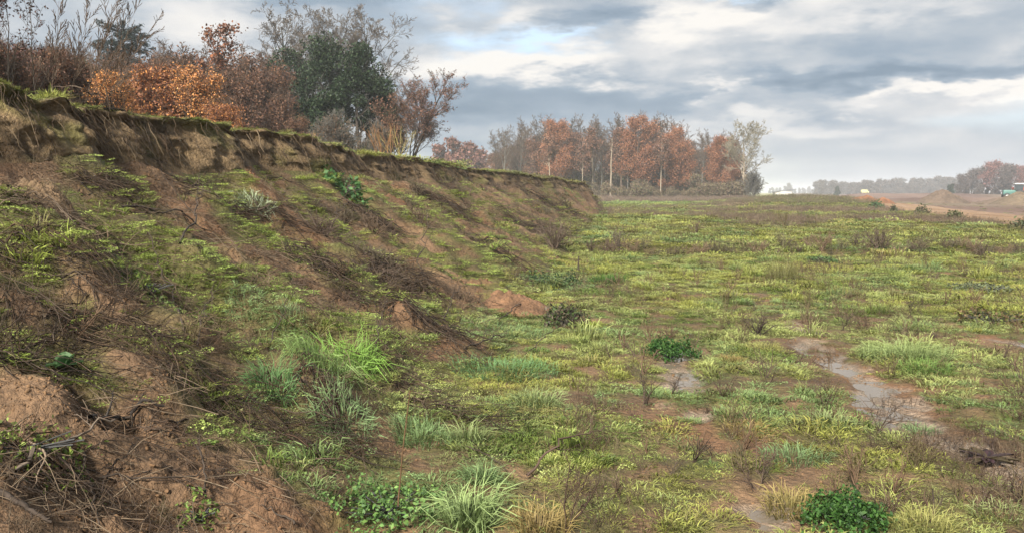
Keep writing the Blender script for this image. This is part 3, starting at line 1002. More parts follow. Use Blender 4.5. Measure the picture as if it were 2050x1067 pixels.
def build_dead_cover():
    """small dead stalks, twig litter and clods that nobody could count"""
    protos = [proto_stalks(9, .10, .20, .0026, 300 + s) for s in range(4)]
    g = np.random.default_rng(103)
    def flat_twigs(n, R, ln, r, seed):
        q = np.random.default_rng(seed)
        P = np.zeros((n, 4, 3)); a = q.uniform(0, 6.283, n)
        P[:, 0] = np.stack([q.normal(0, R, n), q.normal(0, R, n), q.uniform(.004, .03, n)], 1)
        d = np.stack([np.cos(a), np.sin(a), q.normal(0, .12, n)], 1)
        for k in range(1, 4):
            d = norm(d + q.normal(0, .25, (n, 3)) * [1, 1, .4]); P[:, k] = P[:, k - 1] + d * (ln * q.uniform(.4, 1.2, n) / 3)[:, None]
        Rr = (r * q.uniform(.5, 1.4, n))[:, None] * np.array([1, .9, .7, .4])
        V, Q = tubes(P, Rr, 3, q)
        return mesh('twigs', V, Q, None, [M_STALK_I], np.ones((len(V), 3)))
    protos += [flat_twigs(10, .13, .32, .0030, 310 + s) for s in range(4)]
    x, y, w, s, c = [], [], [], [], []
    def add(n, xr, yr, kinds, sc, colr, mask=None, geo=True):
        yy = np.exp(g.uniform(math.log(yr[0]), math.log(yr[1]), n)) if geo else g.uniform(*yr, n)
        xx = g.uniform(xr[0], xr[1], n) * (yy if geo == 'fan' else 1)
        if mask is not None:
            k = mask(xx, yy); xx, yy = xx[k], yy[k]
        m = len(xx)
        x.append(xx); y.append(yy); w.append(g.choice(kinds, m)); s.append(sc(yy) * g.uniform(.6, 1.4, m))
        cc = np.array(colr)[g.integers(0, len(colr), m)] * g.uniform(.6, 1.3, (m, 1)); c.append(cc)
    browns = [(.085, .056, .038), (.062, .043, .032), (.115, .08, .052), (.145, .108, .073)]
    bankm = lambda xx, yy: (xx < toe(yy) - .1) & (xx > foot_x(yy) + .1) & (pn(yy * .9 + .12 * xx, xx * .25, 140) + .3 * pn(xx * 2, yy * 2, 141) > -.12 + g.normal(0, .12, len(xx)))
    add(2600, (-6, -1), (2.6, 45), [4, 5, 6, 7], lambda q: .7 + .025 * q, browns, bankm)
    add(900, (-6, -1), (1.2, 60), [0, 1, 2, 3], lambda q: .7 + .02 * q, browns, bankm)
    fieldm = lambda xx, yy: (xx > toe(yy)) & (xx < border(yy)) & (pn(xx * .35, yy * .2, 142) + .35 * pn(xx * 1.5, yy * 1.5, 143) + g.normal(0, .1, len(xx)) > .08)
    add(5200, (-.05, .56), (3.2, 40), [0, 1, 2, 3], lambda q: .55 + .018 * q, browns, fieldm, 'fan')
    add(1500, (-.05, .56), (3.2, 16), [4, 5, 6, 7], lambda q: .6 + 0 * q, browns, fieldm, 'fan')
    deadm = lambda xx, yy: (xx > toe(yy)) & (xx < border(yy)) & (dead_band(xx, yy) > .4)
    add(7500, (-.05, .5), (34, 130), [0, 1, 2, 3], lambda q: 1.2 + .012 * q, [(.12, .085, .06), (.10, .075, .06), (.17, .13, .09)], deadm, 'fan')
    add(3600, (-.02, .17), (140, 168), [0, 1, 2, 3], lambda q: 3.6 + 0 * q, [(.15, .105, .085), (.19, .14, .10), (.13, .10, .08)], None, 'fan')
    humpm = lambda xx, yy: hump(xx, yy) > .35
    add(5200, (.14, .36), (92, 130), [0, 1, 2, 3], lambda q: 2.6 + 0 * q, [(.13, .10, .07), (.10, .11, .05), (.16, .125, .085)], humpm, 'fan')
    x, y, w, s = map(np.concatenate, (x, y, w, s)); c = np.concatenate(c)
    n = len(x)
    scatter('twig_litter', 'thin dead stalks and twig litter on the bank and among the grass', protos, np.stack([x, y, ground_z(x, y)], 1),
            np.stack([g.normal(0, .15, n), np.where(x < toe(y), .40, 0) + g.normal(0, .12, n), g.uniform(-.6, .6, n)], 1), np.stack([s, s, s], 1), w, c)
    # clods of soil
    protos = []
    for k in range(5):
        q = np.random.default_rng(330 + k)
        ph = np.linspace(0, 2 * np.pi, 8, endpoint=False); th = np.array([-.6, .1, .75])
        V = [[0, 0, -.8]]
        for a in th:
            for b in ph: V.append([math.cos(a) * math.cos(b), math.cos(a) * math.sin(b), math.sin(a) * .7])
        V.append([0, 0, .75]); V = np.array(V) * q.uniform(.55, 1.35, (len(V), 1))
        Q = [[1 + r_ * 8 + i, 1 + r_ * 8 + (i + 1) % 8, 9 + r_ * 8 + (i + 1) % 8, 9 + r_ * 8 + i] for r_ in range(2) for i in range(8)]
        T = [[0, 1 + (i + 1) % 8, 1 + i] for i in range(8)] + [[25, 17 + i, 17 + (i + 1) % 8] for i in range(8)]
        protos.append(mesh('clod', V, Q, T, [M_CLOD], np.ones((len(V), 3)) * q.uniform(.8, 1.15, (len(V), 1)), smooth=False))
    n = 75000
    yy = np.exp(g.uniform(math.log(1.2), math.log(20), n)); xx = g.uniform(-6, 3.5, n)
    cv = green_cover(xx, yy)
    k = (cv < .42) & (xx > foot_x(yy)) & (xx < np.where(yy > 0, .55 * yy + 1, 3)) & (pn(xx * 1.6, yy * 1.6, 150) + g.normal(0, .12, n) > .02) & ((xx < toe(yy) + .2) | (g.uniform(0, 1, n) < .3))
    xx, yy = xx[k], yy[k]; n = len(xx)
    s = .003 + .0075 * g.uniform(0, 1, n) ** 4 + .0006 * yy
    cl = soil_color(xx, yy, np.zeros(n)) * g.uniform(.75, 1.15, (n, 1))
    scatter('soil_clods_rubble', 'crumbled lumps of brown soil on the bare slope', protos, np.stack([xx, yy, ground_z(xx, yy) - .15 * s], 1),
            g.uniform(0, 6.28, (n, 3)), np.stack([s * g.uniform(.8, 1.5, n), s * g.uniform(.8, 1.5, n), s], 1), g.integers(0, 5, n), cl)


M_CLOD = plant_mat('soil_clod', instancer=True, trans=0.0, rough=.95, spec=.1)
build_dead_cover()

# ------------------------------------------------------------------ trees
def trunk_line(g, H, r, n=10, lean=(0, 0), wob=.03, taper=.15):
    P = np.zeros((1, n, 3)); z = np.linspace(0, H, n)
    P[0, :, 2] = z
    w = np.cumsum(g.normal(0, wob * H / n * 2, (n, 2)), 0); w -= w[0]
    P[0, :, 0] = w[:, 0] + lean[0] * (z / H) ** 1.3 * H; P[0, :, 1] = w[:, 1] + lean[1] * (z / H) ** 1.3 * H
    R = (r * (1 - (1 - taper) * (z / H) ** .8))[None]
    return P, R


def parts_mesh(name, levels, mat, k=3, gen=None):
    ps = []
    for P, R in levels:
        V, Q = tubes(P, R, k, gen)
        ps.append((V, Q, None, (1, 1, 1)))
    V, Q, _, C = merge(ps)
    return mesh(name, V, Q, None, [mat], C, smooth=True)


def tree_meshes(seed, H, r, bark, leafcols=None, clear=.25, n1=18, n2=7, n3=5, n4=0, l1=.42, a1=.95, up1=.35, size=.4, per=7, spread=.45, lean=(0, 0), rmin=.012,
                stems=1, l2=.48, l3=.5, leaf_t=(0., 1.), leaf_levels=2, flat=.2, taper=.15, twigcol=None, up2=.12):
    """trunk, branches and foliage meshes of one tree"""
    g = np.random.default_rng(seed)
    tr = [trunk_line(g, H * g.uniform(.8, 1) if i else H, r * (g.uniform(.5, .8) if i else 1), 10, (lean[0] + (g.normal(0, .12) if stems > 1 else 0), lean[1] + (g.normal(0, .12) if stems > 1 else 0)), taper=taper) for i in range(stems)]
    P0 = np.concatenate([a for a, _ in tr]); R0 = np.concatenate([b for _, b in tr])
    fl = lambda P, R: (P, np.maximum(R, rmin))
    P1, R1 = sprout(g, P0, R0, n1, clear, .98, l1, a1, up1, .5, 7, .55, .25)
    P2, R2 = sprout(g, P1, R1, n2, .2, 1.0, l2, .85, up2, .6, 5, .6, .3)
    lv = [fl(P2, R2)]
    P3, R3 = sprout(g, P2, R2, n3, .15, 1.0, l3, .75, .08, .6, 4, .6, .4)
    lv.append(fl(P3, R3))
    last = P3
    if n4:
        P4, R4 = sprout(g, P3, R3, n4, .15, 1.0, .55, .65, .05, .5, 3, .7, .5)
        lv.append(fl(P4, R4)); last = P4
    trunk = [parts_mesh('trunk', [fl(P0[i:i + 1], R0[i:i + 1]), fl(P1[i * n1:(i + 1) * n1], R1[i * n1:(i + 1) * n1])], bark, 6, g) for i in range(stems)]
    ps = [(*tubes(P, R, 3, g), None, (1, 1, 1)) for P, R in lv]
    nq = sum(len(p[1]) for p in ps)
    if leafcols is not None:
        pts = [P3.reshape(-1, 3)]
        if leaf_levels > 1: pts.append(P2[:, 1:].reshape(-1, 3))
        C = np.concatenate(pts)
        C = np.repeat(C, max(1, int(round(per))), 0) if per >= 1 else C[g.uniform(0, 1, len(C)) < per]
        hz = C[:, 2] / H
        C = C[(hz > leaf_t[0]) & (hz < leaf_t[1] + g.uniform(0, .1, len(C)))]
        C = C + g.normal(0, spread, C.shape)
        cl = pn(C[:, 0] / (H * .12), C[:, 2] / (H * .12) + C[:, 1] / (H * .2), seed % 50)
        C = C[cl > -.28 + g.normal(0, .15, len(C))]
        V, Q, c = leaf_quads(C, size, g, .7, flat, leafcols, .3)
        ps.append((V, Q, None, c))
    V, Q, _, c = merge(ps)
    mi = np.zeros(len(Q), np.int32); mi[nq:] = 1
    crown = mesh('crown', V, Q, None, [twigcol or bark, M_LEAF], c, mat_idx=mi)
    return trunk, crown


def plant_tree(name, label, cat, ms, loc, rot=0., group=None, scale=1.0):
    t = thing(name, label, cat, loc, rot, group, scale)
    for me in ms[0]: link('trunk' if len(ms[0]) == 1 else 'stem', me, t)
    link('crown', ms[1], t)
    return t


RUSSET = [(.29, .118, .058), (.23, .092, .05), (.35, .16, .078), (.18, .082, .052), (.25, .13, .08)]
RUST_DULL = [(.18, .092, .06), (.15, .076, .053), (.21, .112, .068), (.12, .068, .05)]
ORANGE = [(.62, .275, .085), (.52, .21, .07), (.68, .36, .13), (.34, .16, .08), (.44, .24, .13)]
BROWN_L = [(.15, .078, .05), (.12, .064, .046), (.19, .098, .053), (.09, .056, .042)]
IVY = [(.017, .034, .014), (.024, .046, .018), (.038, .058, .024), (.012, .024, .012)]
PURPLE = [(.20, .10, .085), (.17, .09, .08), (.23, .115, .085)]


def build_wood():
    """the wood at the end of the bank, each tree on its own"""
    D = 170.0
    pp = D / F
    gw = np.random.default_rng(500)
    oak = [tree_meshes(510 + i, 17, .28, M_BARK_BROWN, RUSSET, clear=.16, n1=26, n2=8, n3=4, l1=.33, a1=1.05, size=.27, per=6, spread=.50, rmin=.03, lean=(.02 * (i - 1), 0)) for i in range(3)]
    dull = [tree_meshes(520 + i, 16, .25, M_BARK_BROWN, RUST_DULL, clear=.3, n1=20, n2=7, n3=4, l1=.30, a1=.9, size=.32, per=2, spread=.4, rmin=.03) for i in range(3)]
    bare = [tree_meshes(530 + i, 16, .22, M_BARK_GREY, None, clear=.38, n1=18, n2=8, n3=6, l1=.36, a1=.7, rmin=.026, up1=.7, twigcol=M_BARK_BROWN) for i in range(3)]
    dark = [tree_meshes(540 + i, 14, .24, M_BARK_DARK, [(.12, .085, .07), (.10, .075, .065), (.16, .10, .075)], clear=.12, n1=22, n2=7, n3=4, l1=.30, a1=1., size=.38, per=2, spread=.5, rmin=.035) for i in range(2)]
    pale_trunk = [tree_meshes(550 + i, 16, .26, M_BARK_PALE, RUST_DULL, clear=.55, n1=14, n2=7, n3=4, l1=.28, a1=.8, size=.45, per=1, spread=.4, rmin=.025, twigcol=M_BARK_BROWN) for i in range(2)]
    winter = tree_meshes(560, 15, .30, M_BARK_PALE, None, clear=.28, n1=24, n2=9, n3=7, n4=4, l1=.46, a1=.95, rmin=.024, up1=.5, twigcol=bark_mat('pale_twig', (.15, .135, .10), (.25, .225, .165)), taper=.1)
    snag = tree_meshes(565, 12, .30, M_BARK_PALE, None, clear=.75, n1=4, n2=3, n3=2, l1=.10, a1=.9, rmin=.03)
    fronts = [  # column, top row, kind, label, extra depth
        (1008, 247, bare[0], 'grey bare tree at the left end of the far wood, thin upswept crown', 0),
        (1040, 240, bare[1], 'tall grey bare tree second from the left end of the far wood', 6),
        (1068, 262, dull[0], 'dull orange brown tree standing between grey bare trees and the wide russet oak', 2),
        (1112, 234, oak[0], 'wide russet oak in the left half of the far wood, rising over grey neighbours', 0),
        (1148, 258, dull[1], 'dull brown tree just right of the wide russet oak', 4),
        (1188, 246, pale_trunk[0], 'thin brown tree with a long pale trunk left of the pale snag', -6),
        (1205, 240, bare[2], 'bare grey twiggy tree directly behind the pale snag', 8),
        (1243, 250, dull[2], 'dull brown tree between the pale snag and the tallest russet oak', 6),
        (1278, 226, oak[1], 'tallest russet oak in the middle of the far wood, leaves down to the ground', -2),
        (1312, 242, dark[0], 'dark leafless tree between the two biggest russet trees', 8),
        (1350, 247, oak[2], 'broad orange brown oak right of the tallest russet oak', -4),
        (1404, 268, bare[1], 'sparse grey tree with gaps of sky between the russet trees', 4),
        (1440, 270, oak[0], 'smaller dark red oak next to the pale bare tree', 0),
        (1466, 262, dull[0], 'dull red brown tree directly left of the pale bare tree', 4),
    ]
    for u, top, ms, lab, dz in fronts:
        d = D + dz
        h = (385 - top) / F * d + 1.2
        x = at_dist(u, d)
        H0 = max(v.co.z for v in ms[0][0].vertices)
        plant_tree('deciduous_tree', lab, 'tree', ms, (x, d, float(field(x, d)) - .1), gw.uniform(0, 6.28), 'trees of the wood beyond the bank', h / (H0 * 1.08))
    x = at_dist(1222, 162); plant_tree('tree_snag', 'pale broken trunk almost without branches in front of the far wood', 'tree', snag, (x, 162, field(x, 162.) - .1), 1.0, None, .99)
    x = at_dist(1488, 160); plant_tree('bare_tree', 'pale bare tree with spreading fine twigs at the right end of the wood', 'tree', winter, (x, 160, field(x, 160.) - .1), 2.0, None, .93)
    x = at_dist(1101, 158); plant_tree('deciduous_tree', 'slim tree with a pale trunk in front of the wide russet oak', 'tree', pale_trunk[1], (x, 158, field(x, 158.) - .1), 2.0, 'trees of the wood beyond the bank', .72)
    x = at_dist(1322, 160); plant_tree('deciduous_tree', 'leaning slim tree with pale trunk under the broad orange brown oak', 'tree', pale_trunk[1], (x, 160, field(x, 160.) - .1), 4.0, 'trees of the wood beyond the bank', .70)
    x = at_dist(1165, 160); plant_tree('deciduous_tree', 'short pale trunked tree halfway between the wide russet oak and the pale snag', 'tree', pale_trunk[0], (x, 160, field(x, 160.) - .1), 4.4, 'trees of the wood beyond the bank', .62)
    # rows behind them
    kinds = dark + dull + dull + bare
    for k in range(66):
        u = 985 + 490 * (k + gw.uniform(0, 1)) / 66
        d = 176 + gw.uniform(0, 40)
        x = at_dist(u, d)
        top = np.interp(u, [985, 1050, 1110, 1200, 1280, 1350, 1400, 1470], [285, 262, 252, 262, 250, 262, 290, 292])
        ms = kinds[gw.integers(0, len(kinds))]
        H0 = max(v.co.z for v in ms[0][0].vertices)
        plant_tree('deciduous_tree', 'brown tree inside the far wood, half hidden behind the front row', 'tree', ms, (x, d, field(x, d) - .1), gw.uniform(0, 6.28), 'inner trees of the far wood', ((385 - top) / F * d + 1.2) / (H0 * 1.08) * gw.uniform(.82, 1.0))
    # trees left of the wood, beyond the bank
    red = [tree_meshes(570 + i, 11, .2, M_BARK_BROWN, PURPLE, clear=.15, n1=22, n2=7, n3=4, l1=.36, a1=1., size=.55, per=2, spread=.4, rmin=.03) for i in range(1)]
    for u, top, sc_lab, d in ((918, 283, 'reddish round tree beyond the bank top, left of the far wood', 205), (952, 292, 'greyish pink tree next to the round reddish one beyond the bank', 215), (888, 296, 'low reddish tree just showing over the bank edge right of the leaning bare tree', 210)):
        x = at_dist(u, d)
        plant_tree('deciduous_tree', sc_lab, 'tree', red[0], (x, d, field(x, d) - .1), gw.uniform(0, 6), 'reddish trees beyond the bank', ((385 - top) / F * d + 1.5) / 11.5)
    brown_bare = [tree_meshes(575 + i, 16, .2, M_BARK_DARK, None, clear=.35, n1=20, n2=8, n3=6, l1=.34, a1=.7, rmin=.03, up1=.6, twigcol=M_BARK_BROWN) for i in range(2)]
    for k in range(22):
        u = 978 + 470 * (k + gw.uniform(0, 1)) / 22; d = gw.uniform(172, 190); x = at_dist(u, d)
        top = np.interp(u, [975, 1050, 1110, 1200, 1280, 1350, 1400, 1470], [275, 246, 240, 244, 236, 248, 270, 275])
        plant_tree('bare_tree', 'tall thin bare brown tree whose twigs fringe the top of the far wood', 'tree', brown_bare[k % 2], (x, d, field(x, d) - .1), gw.uniform(0, 6), 'bare trees in the far wood', ((385 - top) / F * d + 1) / 17.3)
    # shrubs under the wood's edge
    sh = [tree_meshes(580 + i, 3.2, .06, M_BARK_BROWN, [(.22, .15, .10), (.17, .17, .085), (.20, .15, .11)], clear=.02, n1=16, n2=6, n3=4, l1=.7, a1=.6, size=.2, per=1, spread=.3, rmin=.025, stems=3, up1=.6) for i in range(2)]
    for k in range(84):
        u = 985 + 510 * (k % 42 + gw.uniform(0, 1)) / 42; d = gw.uniform(158, 166) if k < 42 else gw.uniform(178, 195); x = at_dist(u, d)
        plant_tree('shrub', ('brown and green scrub bush at the foot of the far wood' if k < 42 else 'taller brown scrub among the trunks behind the foot of the far wood'), 'shrub', sh[k % 2], (x, d, field(x, d) - .1), gw.uniform(0, 6), ('scrub along the foot of the wood' if k < 42 else 'scrub among the trunks of the wood'), gw.uniform(.45, 1.0) if k < 42 else gw.uniform(1.2, 1.9))
    bs = tree_meshes(590, 4.2, .07, M_BARK_GREY, None, clear=.03, n1=22, n2=7, n3=5, l1=.75, a1=.6, rmin=.02, stems=4, up1=.55)
    x = at_dist(1508, 150); plant_tree('shrub', 'rounded leafless grey bush beside the pale bare tree', 'shrub', bs, (x, 150, field(x, 150.) - .1), 1.0, None, 1.05)


build_wood()


def build_far_trees():
    gw = np.random.default_rng(600)
    far = [tree_meshes(610 + i, 12, .3, M_BARK_GREY, [(.10, .085, .075), (.085, .085, .075), (.13, .095, .08)], clear=.02, n1=22, n2=6, n3=3, l1=.40, a1=1.1, size=.75, per=2, spread=.7, rmin=.07) for i in range(3)]
    big = [tree_meshes(620 + i, 12, .3, M_BARK_DARK, c, clear=.10, n1=24, n2=8, n3=5, l1=.50, a1=.95, size=.35, per=1.6, spread=.5, rmin=.045, up1=.5) for i, c in enumerate(([(.13, .10, .09), (.10, .085, .08)], [(.26, .12, .10), (.2, .10, .09)]))]
    for u, top, k, lab in ((1925, 352, 0, 'low rounded grey tree at the left end of the right-hand far grove'), (1945, 342, 0, 'second grey tree of the far grove beyond the earthworks'),
                      (1968, 338, 0, 'grey tree with forked crown left of the reddish one in the far grove'), (1990, 328, 1, 'reddish crowned tree in the middle of the far grove'),
                      (2012, 334, 0, 'grey tree directly right of the reddish crowned tree in the far grove'), (2032, 336, 1, 'pinkish brown tree near the right picture edge in the far grove'), (2055, 340, 0, 'dark grey tree cut by the right picture edge')):
        d = 340 + gw.uniform(-15, 15); x = at_dist(u, d)
        plant_tree('grove_tree', lab, 'tree', big[k], (x, d, -.3), gw.uniform(0, 6), 'trees of the far grove on the right', ((385 - top) / F * d + 2) / 13)
    for k in range(16):
        u = 1915 + 150 * (k + gw.uniform(0, 1)) / 16; d = 325 + gw.uniform(0, 30); x = at_dist(u, d)
        plant_tree('shrub', 'low dark scrub under the crowns of the far grove', 'shrub', far[k % 3], (x, d, -.4), gw.uniform(0, 6), 'scrub under the far grove', gw.uniform(.25, .42))
    for k in range(52):
        u = 1632 + 296 * (k + gw.uniform(0, .9)) / 52; d = gw.uniform(620, 760); x = at_dist(u, d)
        top = np.interp(u, [1628, 1640, 1690, 1740, 1780, 1820, 1870, 1920], [372, 365, 366, 364, 360, 363, 357, 360]) + gw.uniform(-3, 6)
        plant_tree('distant_tree', 'hazy blue grey tree in the distant treeline beyond the earthworks', 'tree', far[k % 3], (x, d, -.3), gw.uniform(0, 6), 'hazy trees of the distant treeline', ((385 - top) / F * d + 2) / 13)
    for k in range(13):
        u = 1538 + 95 * k / 13 + gw.uniform(0, 5); d = gw.uniform(1150, 1400); x = at_dist(u, d)
        plant_tree('distant_tree', 'very faint tree on the horizon just right of the far wood', 'tree', far[k % 3], (x, d, -.4), gw.uniform(0, 6), 'faint trees on the horizon', gw.uniform(.55, .95) * (1.3 if k in (4, 5, 11) else .8))
    for u, d, lab in ((1676, 430, 'small dark conical bush in front of the distant treeline, on the left'), (1902, 330, 'small dark cone shaped tree in front of the far grove')):
        x = at_dist(u, d)
        c = tree_meshes(int(u), 5, .12, M_BARK_DARK, IVY, clear=.05, n1=26, n2=6, n3=3, l1=.30, a1=1.2, up1=0., size=.5, per=2, spread=.2, rmin=.03)
        plant_tree('conical_tree', lab, 'tree', c, (x, d, -.3), 0, None, .95)


build_far_trees()


def build_plateau_trees():
    pz = lambda x, y: float(plateau_z(np.array(x, float), np.array(y, float))) - .08

    def put(name, lab, cat, ms, u, d, rot=0., group=None, scale=1.):
        x = at_dist(u, d)
        return plant_tree(name, lab, cat, ms, (x, d, pz(x, d)), rot, group, scale)
    # big trees round the ivy
    twig = bark_mat('grey_twig', (.075, .062, .052), (.15, .125, .105))
    big = tree_meshes(701, 13.6, .32, M_BARK_GREY, None, clear=.38, n1=26, n2=9, n3=8, n4=5, l1=.46, a1=.85, up1=.7, rmin=.012, twigcol=twig)
    put('bare_tree', 'tall bare tree whose fan of fine twigs rises above the ivy', 'tree', big, 665, 64, 0.6, None, .86)
    big2 = tree_meshes(702, 11.6, .26, M_BARK_GREY, None, clear=.3, n1=24, n2=9, n3=8, n4=4, l1=.46, a1=.85, up1=.6, rmin=.012, twigcol=twig)
    put('bare_tree', 'bare grey tree left of the ivy, twigs spreading over brown bushes', 'tree', big2, 575, 66, 2.0, None, 1.08)
    big3 = tree_meshes(703, 10.6, .26, M_BARK_GREY, None, clear=.3, n1=22, n2=9, n3=8, n4=4, l1=.52, a1=.85, up1=.5, rmin=.012, twigcol=twig)
    put('bare_tree', 'bare grey tree arching out right of the ivy mass', 'tree', big3, 740, 62, 4.0, None, 1.04)
    # ivy columns
    def ivy_tree(seed, H, Rw, n):
        g = np.random.default_rng(seed)
        P0, R0 = trunk_line(g, H, .22, 10)
        P1, R1 = sprout(g, P0, R0, 16, .15, 1., .35, 1.0, .5, .5, 6, .5)
        P2, R2 = sprout(g, P1, R1, 6, .2, 1., .5, .9, .2, .5, 5, .6)
        tr = parts_mesh('trunk', [(P0, R0), (P1, R1)], M_BARK_DARK, 6, g)
        br = parts_mesh('branches', [(P2, np.maximum(R2, .012))], M_BARK_GREY, 3, g)
        nb = 46
        h = H * g.uniform(.02, 1.02, nb) ** .85
        wv = Rw * (1.05 - .75 * (h / H) ** 2.2) * np.sqrt(g.uniform(0, 1, nb)); a = g.uniform(0, 6.283, nb)
        cc = np.stack([wv * np.cos(a), wv * np.sin(a), h], 1); rr = Rw * g.uniform(.16, .36, nb)
        ii = g.integers(0, nb, n); dv = norm(g.normal(size=(n, 3))) * (g.uniform(.25, 1, (n, 1)) ** .4)
        C = cc[ii] + dv * rr[ii][:, None] * np.array([1, 1, .9])
        C = C[C[:, 2] > 0]
        V, Q, c = leaf_quads(C, .16, g, .8, .25, IVY, .35)
        return tr, br, mesh('ivy', V, Q, None, [M_LEAF], c)
    for seed, u, d, H, Rw, lab in ((711, 600, 62, 9.4, 3.3, 'dark ivy covered tree at the left of the evergreen mass on the bank top'),
                                (712, 662, 60, 9.8, 3.6, 'largest dark ivy covered tree in the middle of the evergreen mass'),
                                (713, 722, 58, 9.0, 3.0, 'dark ivy covered tree right of the largest one under the bare fan of twigs'),
                                (714, 768, 59, 6.6, 2.0, 'low dark ivy covered tree at the right end of the evergreen mass'),
                                (715, 640, 52, 5.2, 2.2, 'squat olive dark ivy mound in front of the taller ivy covered trees')):
        tr, br, iv = ivy_tree(seed, H, Rw, 13000)
        x = at_dist(u, d)
        t = thing('ivy_tree', lab, 'tree', (x, d, pz(x, d)), 0, 'ivy covered trees on the bank top')
        link('trunk', tr, t); link('crown', br, t); link('ivy', iv, t)
    # twiggy shrubs in front of the ivy
    tw = tree_meshes(720, 4.4, .07, M_BARK_GREY, [(.16, .10, .065), (.12, .09, .06)], clear=.05, n1=18, n2=8, n3=5, l1=.65, a1=.7, up1=.3, size=.13, per=.35, spread=.15, rmin=.011, stems=3)
    put('shrub', 'grey twiggy shrub tangled in front of the ivy trees', 'shrub', tw, 690, 46, .4, None, .70)
    put('shrub', 'lower grey brown twiggy shrub at the right foot of the ivy', 'shrub', tw, 748, 44, 2.4, None, .55)
    put('shrub', 'brownish twiggy shrub at the left foot of the ivy', 'shrub', tw, 640, 42, 4.1, None, .55)
    # leaning bare brown tree to the right
    rt = tree_meshes(730, 8.2, .16, M_BARK_DARK, RUST_DULL + PURPLE, clear=.25, n1=16, n2=8, n3=6, n4=2, l1=.42, a1=.7, up1=.45, size=.11, per=.9, spread=.12, rmin=.011, stems=3, lean=(.12, 0), leaf_t=(.35, 1.), twigcol=M_BARK_BROWN)
    put('bare_tree', 'leaning brown tree with a few reddish leaves right of the ivy mass', 'tree', rt, 820, 60, 0., None, .87)
    rt2 = tree_meshes(731, 5.4, .08, M_BARK_DARK, RUST_DULL, clear=.15, n1=14, n2=7, n3=5, l1=.45, a1=.6, up1=.5, size=.11, per=.5, spread=.12, rmin=.011, stems=3, twigcol=M_BARK_BROWN)
    put('shrub', 'slender bare brown sapling cluster between ivy mass and leaning tree', 'shrub', rt2, 800, 48, 0., None, .85)
    # brown thicket
    th = [tree_meshes(740 + i, 5.6, .09, M_BARK_BROWN, BROWN_L, clear=.06, n1=18, n2=8, n3=5, l1=.5, a1=.65, up1=.4, size=.12, per=1.3, spread=.18, rmin=.010, stems=3) for i in range(2)]
    labs = ['brown leafy thicket bush left of the ivy, tallest of its row', 'brown thicket bush directly right of the orange hornbeam bush', 'dull brown thicket bush under the bare grey tree', 'low brown thicket bush behind the pale dry stalks']
    for (u, d, s, k), lab in zip(((520, 46, 1.02, 0), (482, 42, .90, 1), (556, 44, .72, 1), (600, 38, .45, 0)), labs):
        put('shrub', lab, 'shrub', th[k], u, d, u * 1.0, 'brown thicket on the bank top', s)
    for k in range(13):
        u = 10 + 560 * (k + .5) / 13; d = 50 + 6 * (k % 3)
        top = np.interp(u, [0, 120, 200, 300, 400, 500, 570], [90, 92, 112, 104, 96, 108, 118])
        sc = (1.7 + (385 - top) / F * d * 1.04 - 3.0) / 6.3
        put('shrub', 'brown leafy bush in the background thicket behind the orange and brown bushes', 'shrub', th[k % 2], u, d, k * 1.3, 'background thicket on the bank top', sc)
    # orange bushes
    og = [tree_meshes(750 + i, 3.6, .06, M_BARK_BROWN, ORANGE, clear=.06, n1=18, n2=8, n3=5, l1=.55, a1=.6, up1=.45, size=.075, per=1.25, spread=.10, rmin=.009, stems=4) for i in range(2)]
    og2 = tree_meshes(753, 3.6, .06, M_BARK_BROWN, RUSSET + ORANGE[:1], clear=.06, n1=18, n2=8, n3=5, l1=.55, a1=.6, up1=.45, size=.085, per=1.6, spread=.10, rmin=.008, stems=4)
    put('shrub', 'brightest orange leaved bush on the bank top', 'shrub', og[0], 408, 29, .5, 'orange bushes on the bank top', .92)
    put('shrub', 'orange bush at the left end of the orange row, low over the turf edge', 'shrub', og[1], 232, 18.5, 1.5, 'orange bushes on the bank top', .50)
    put('shrub', 'red brown bush in the middle of the orange row', 'shrub', og2, 322, 29, 2.2, 'orange bushes on the bank top', .93)
    put('shrub', 'russet bush behind the low orange bush, under the dark conifer', 'shrub', og2, 275, 31, 3.4, 'orange bushes on the bank top', .80)
    put('shrub', 'small orange brown bush at the right foot of the brightest orange bush', 'shrub', og2, 455, 25, 4.4, 'orange bushes on the bank top', .47)
    put('shrub', 'orange tinted bush filling the gap right of the red brown one', 'shrub', og[1], 362, 31, 5.0, 'orange bushes on the bank top', .90)
    sp = tree_meshes(756, 6.8, .09, M_BARK_DARK, RUST_DULL + RUSSET[:2], clear=.3, n1=14, n2=7, n3=5, l1=.28, a1=.7, up1=.5, size=.15, per=1.2, spread=.16, rmin=.011)
    put('young_tree', 'slim young tree with dark russet leaves rising behind the orange bush', 'tree', sp, 440, 46, 0., None, 1.22)
    put('young_tree', 'smaller russet sapling left of the slim young tree', 'tree', sp, 402, 50, 2., None, .92)
    # dark conifer behind
    g = np.random.default_rng(760)
    H = 13.6
    P0, R0 = trunk_line(g, H, .22, 12, wob=.004)
    P1, R1 = sprout(g, P0, R0, 150, .12, .99, .32, 1.5, .0, .15, 6, .35)
    P2, R2 = sprout(g, P1, R1, 9, .1, 1., .28, .7, .0, .2, 4, .5)
    tr = parts_mesh('trunk', [(P0, R0), (P1, np.maximum(R1, .012))], M_BARK_DARK, 5, g)
    C = np.repeat(P2.reshape(-1, 3), 8, 0) + g.normal(0, .10, (P2.shape[0] * P2.shape[1] * 8, 3)) * [1, 1, .5]
    V, Q, c = leaf_quads(C, .22, g, .35, .6, [(.022, .036, .034), (.030, .046, .040), (.016, .028, .028)], .3)
    x = at_dist(262, 70)
    t = thing('conifer_tree', 'dark blue green conifer with tiered crown behind the orange bushes', 'tree', (x, 70, pz(x, 70)), 0)
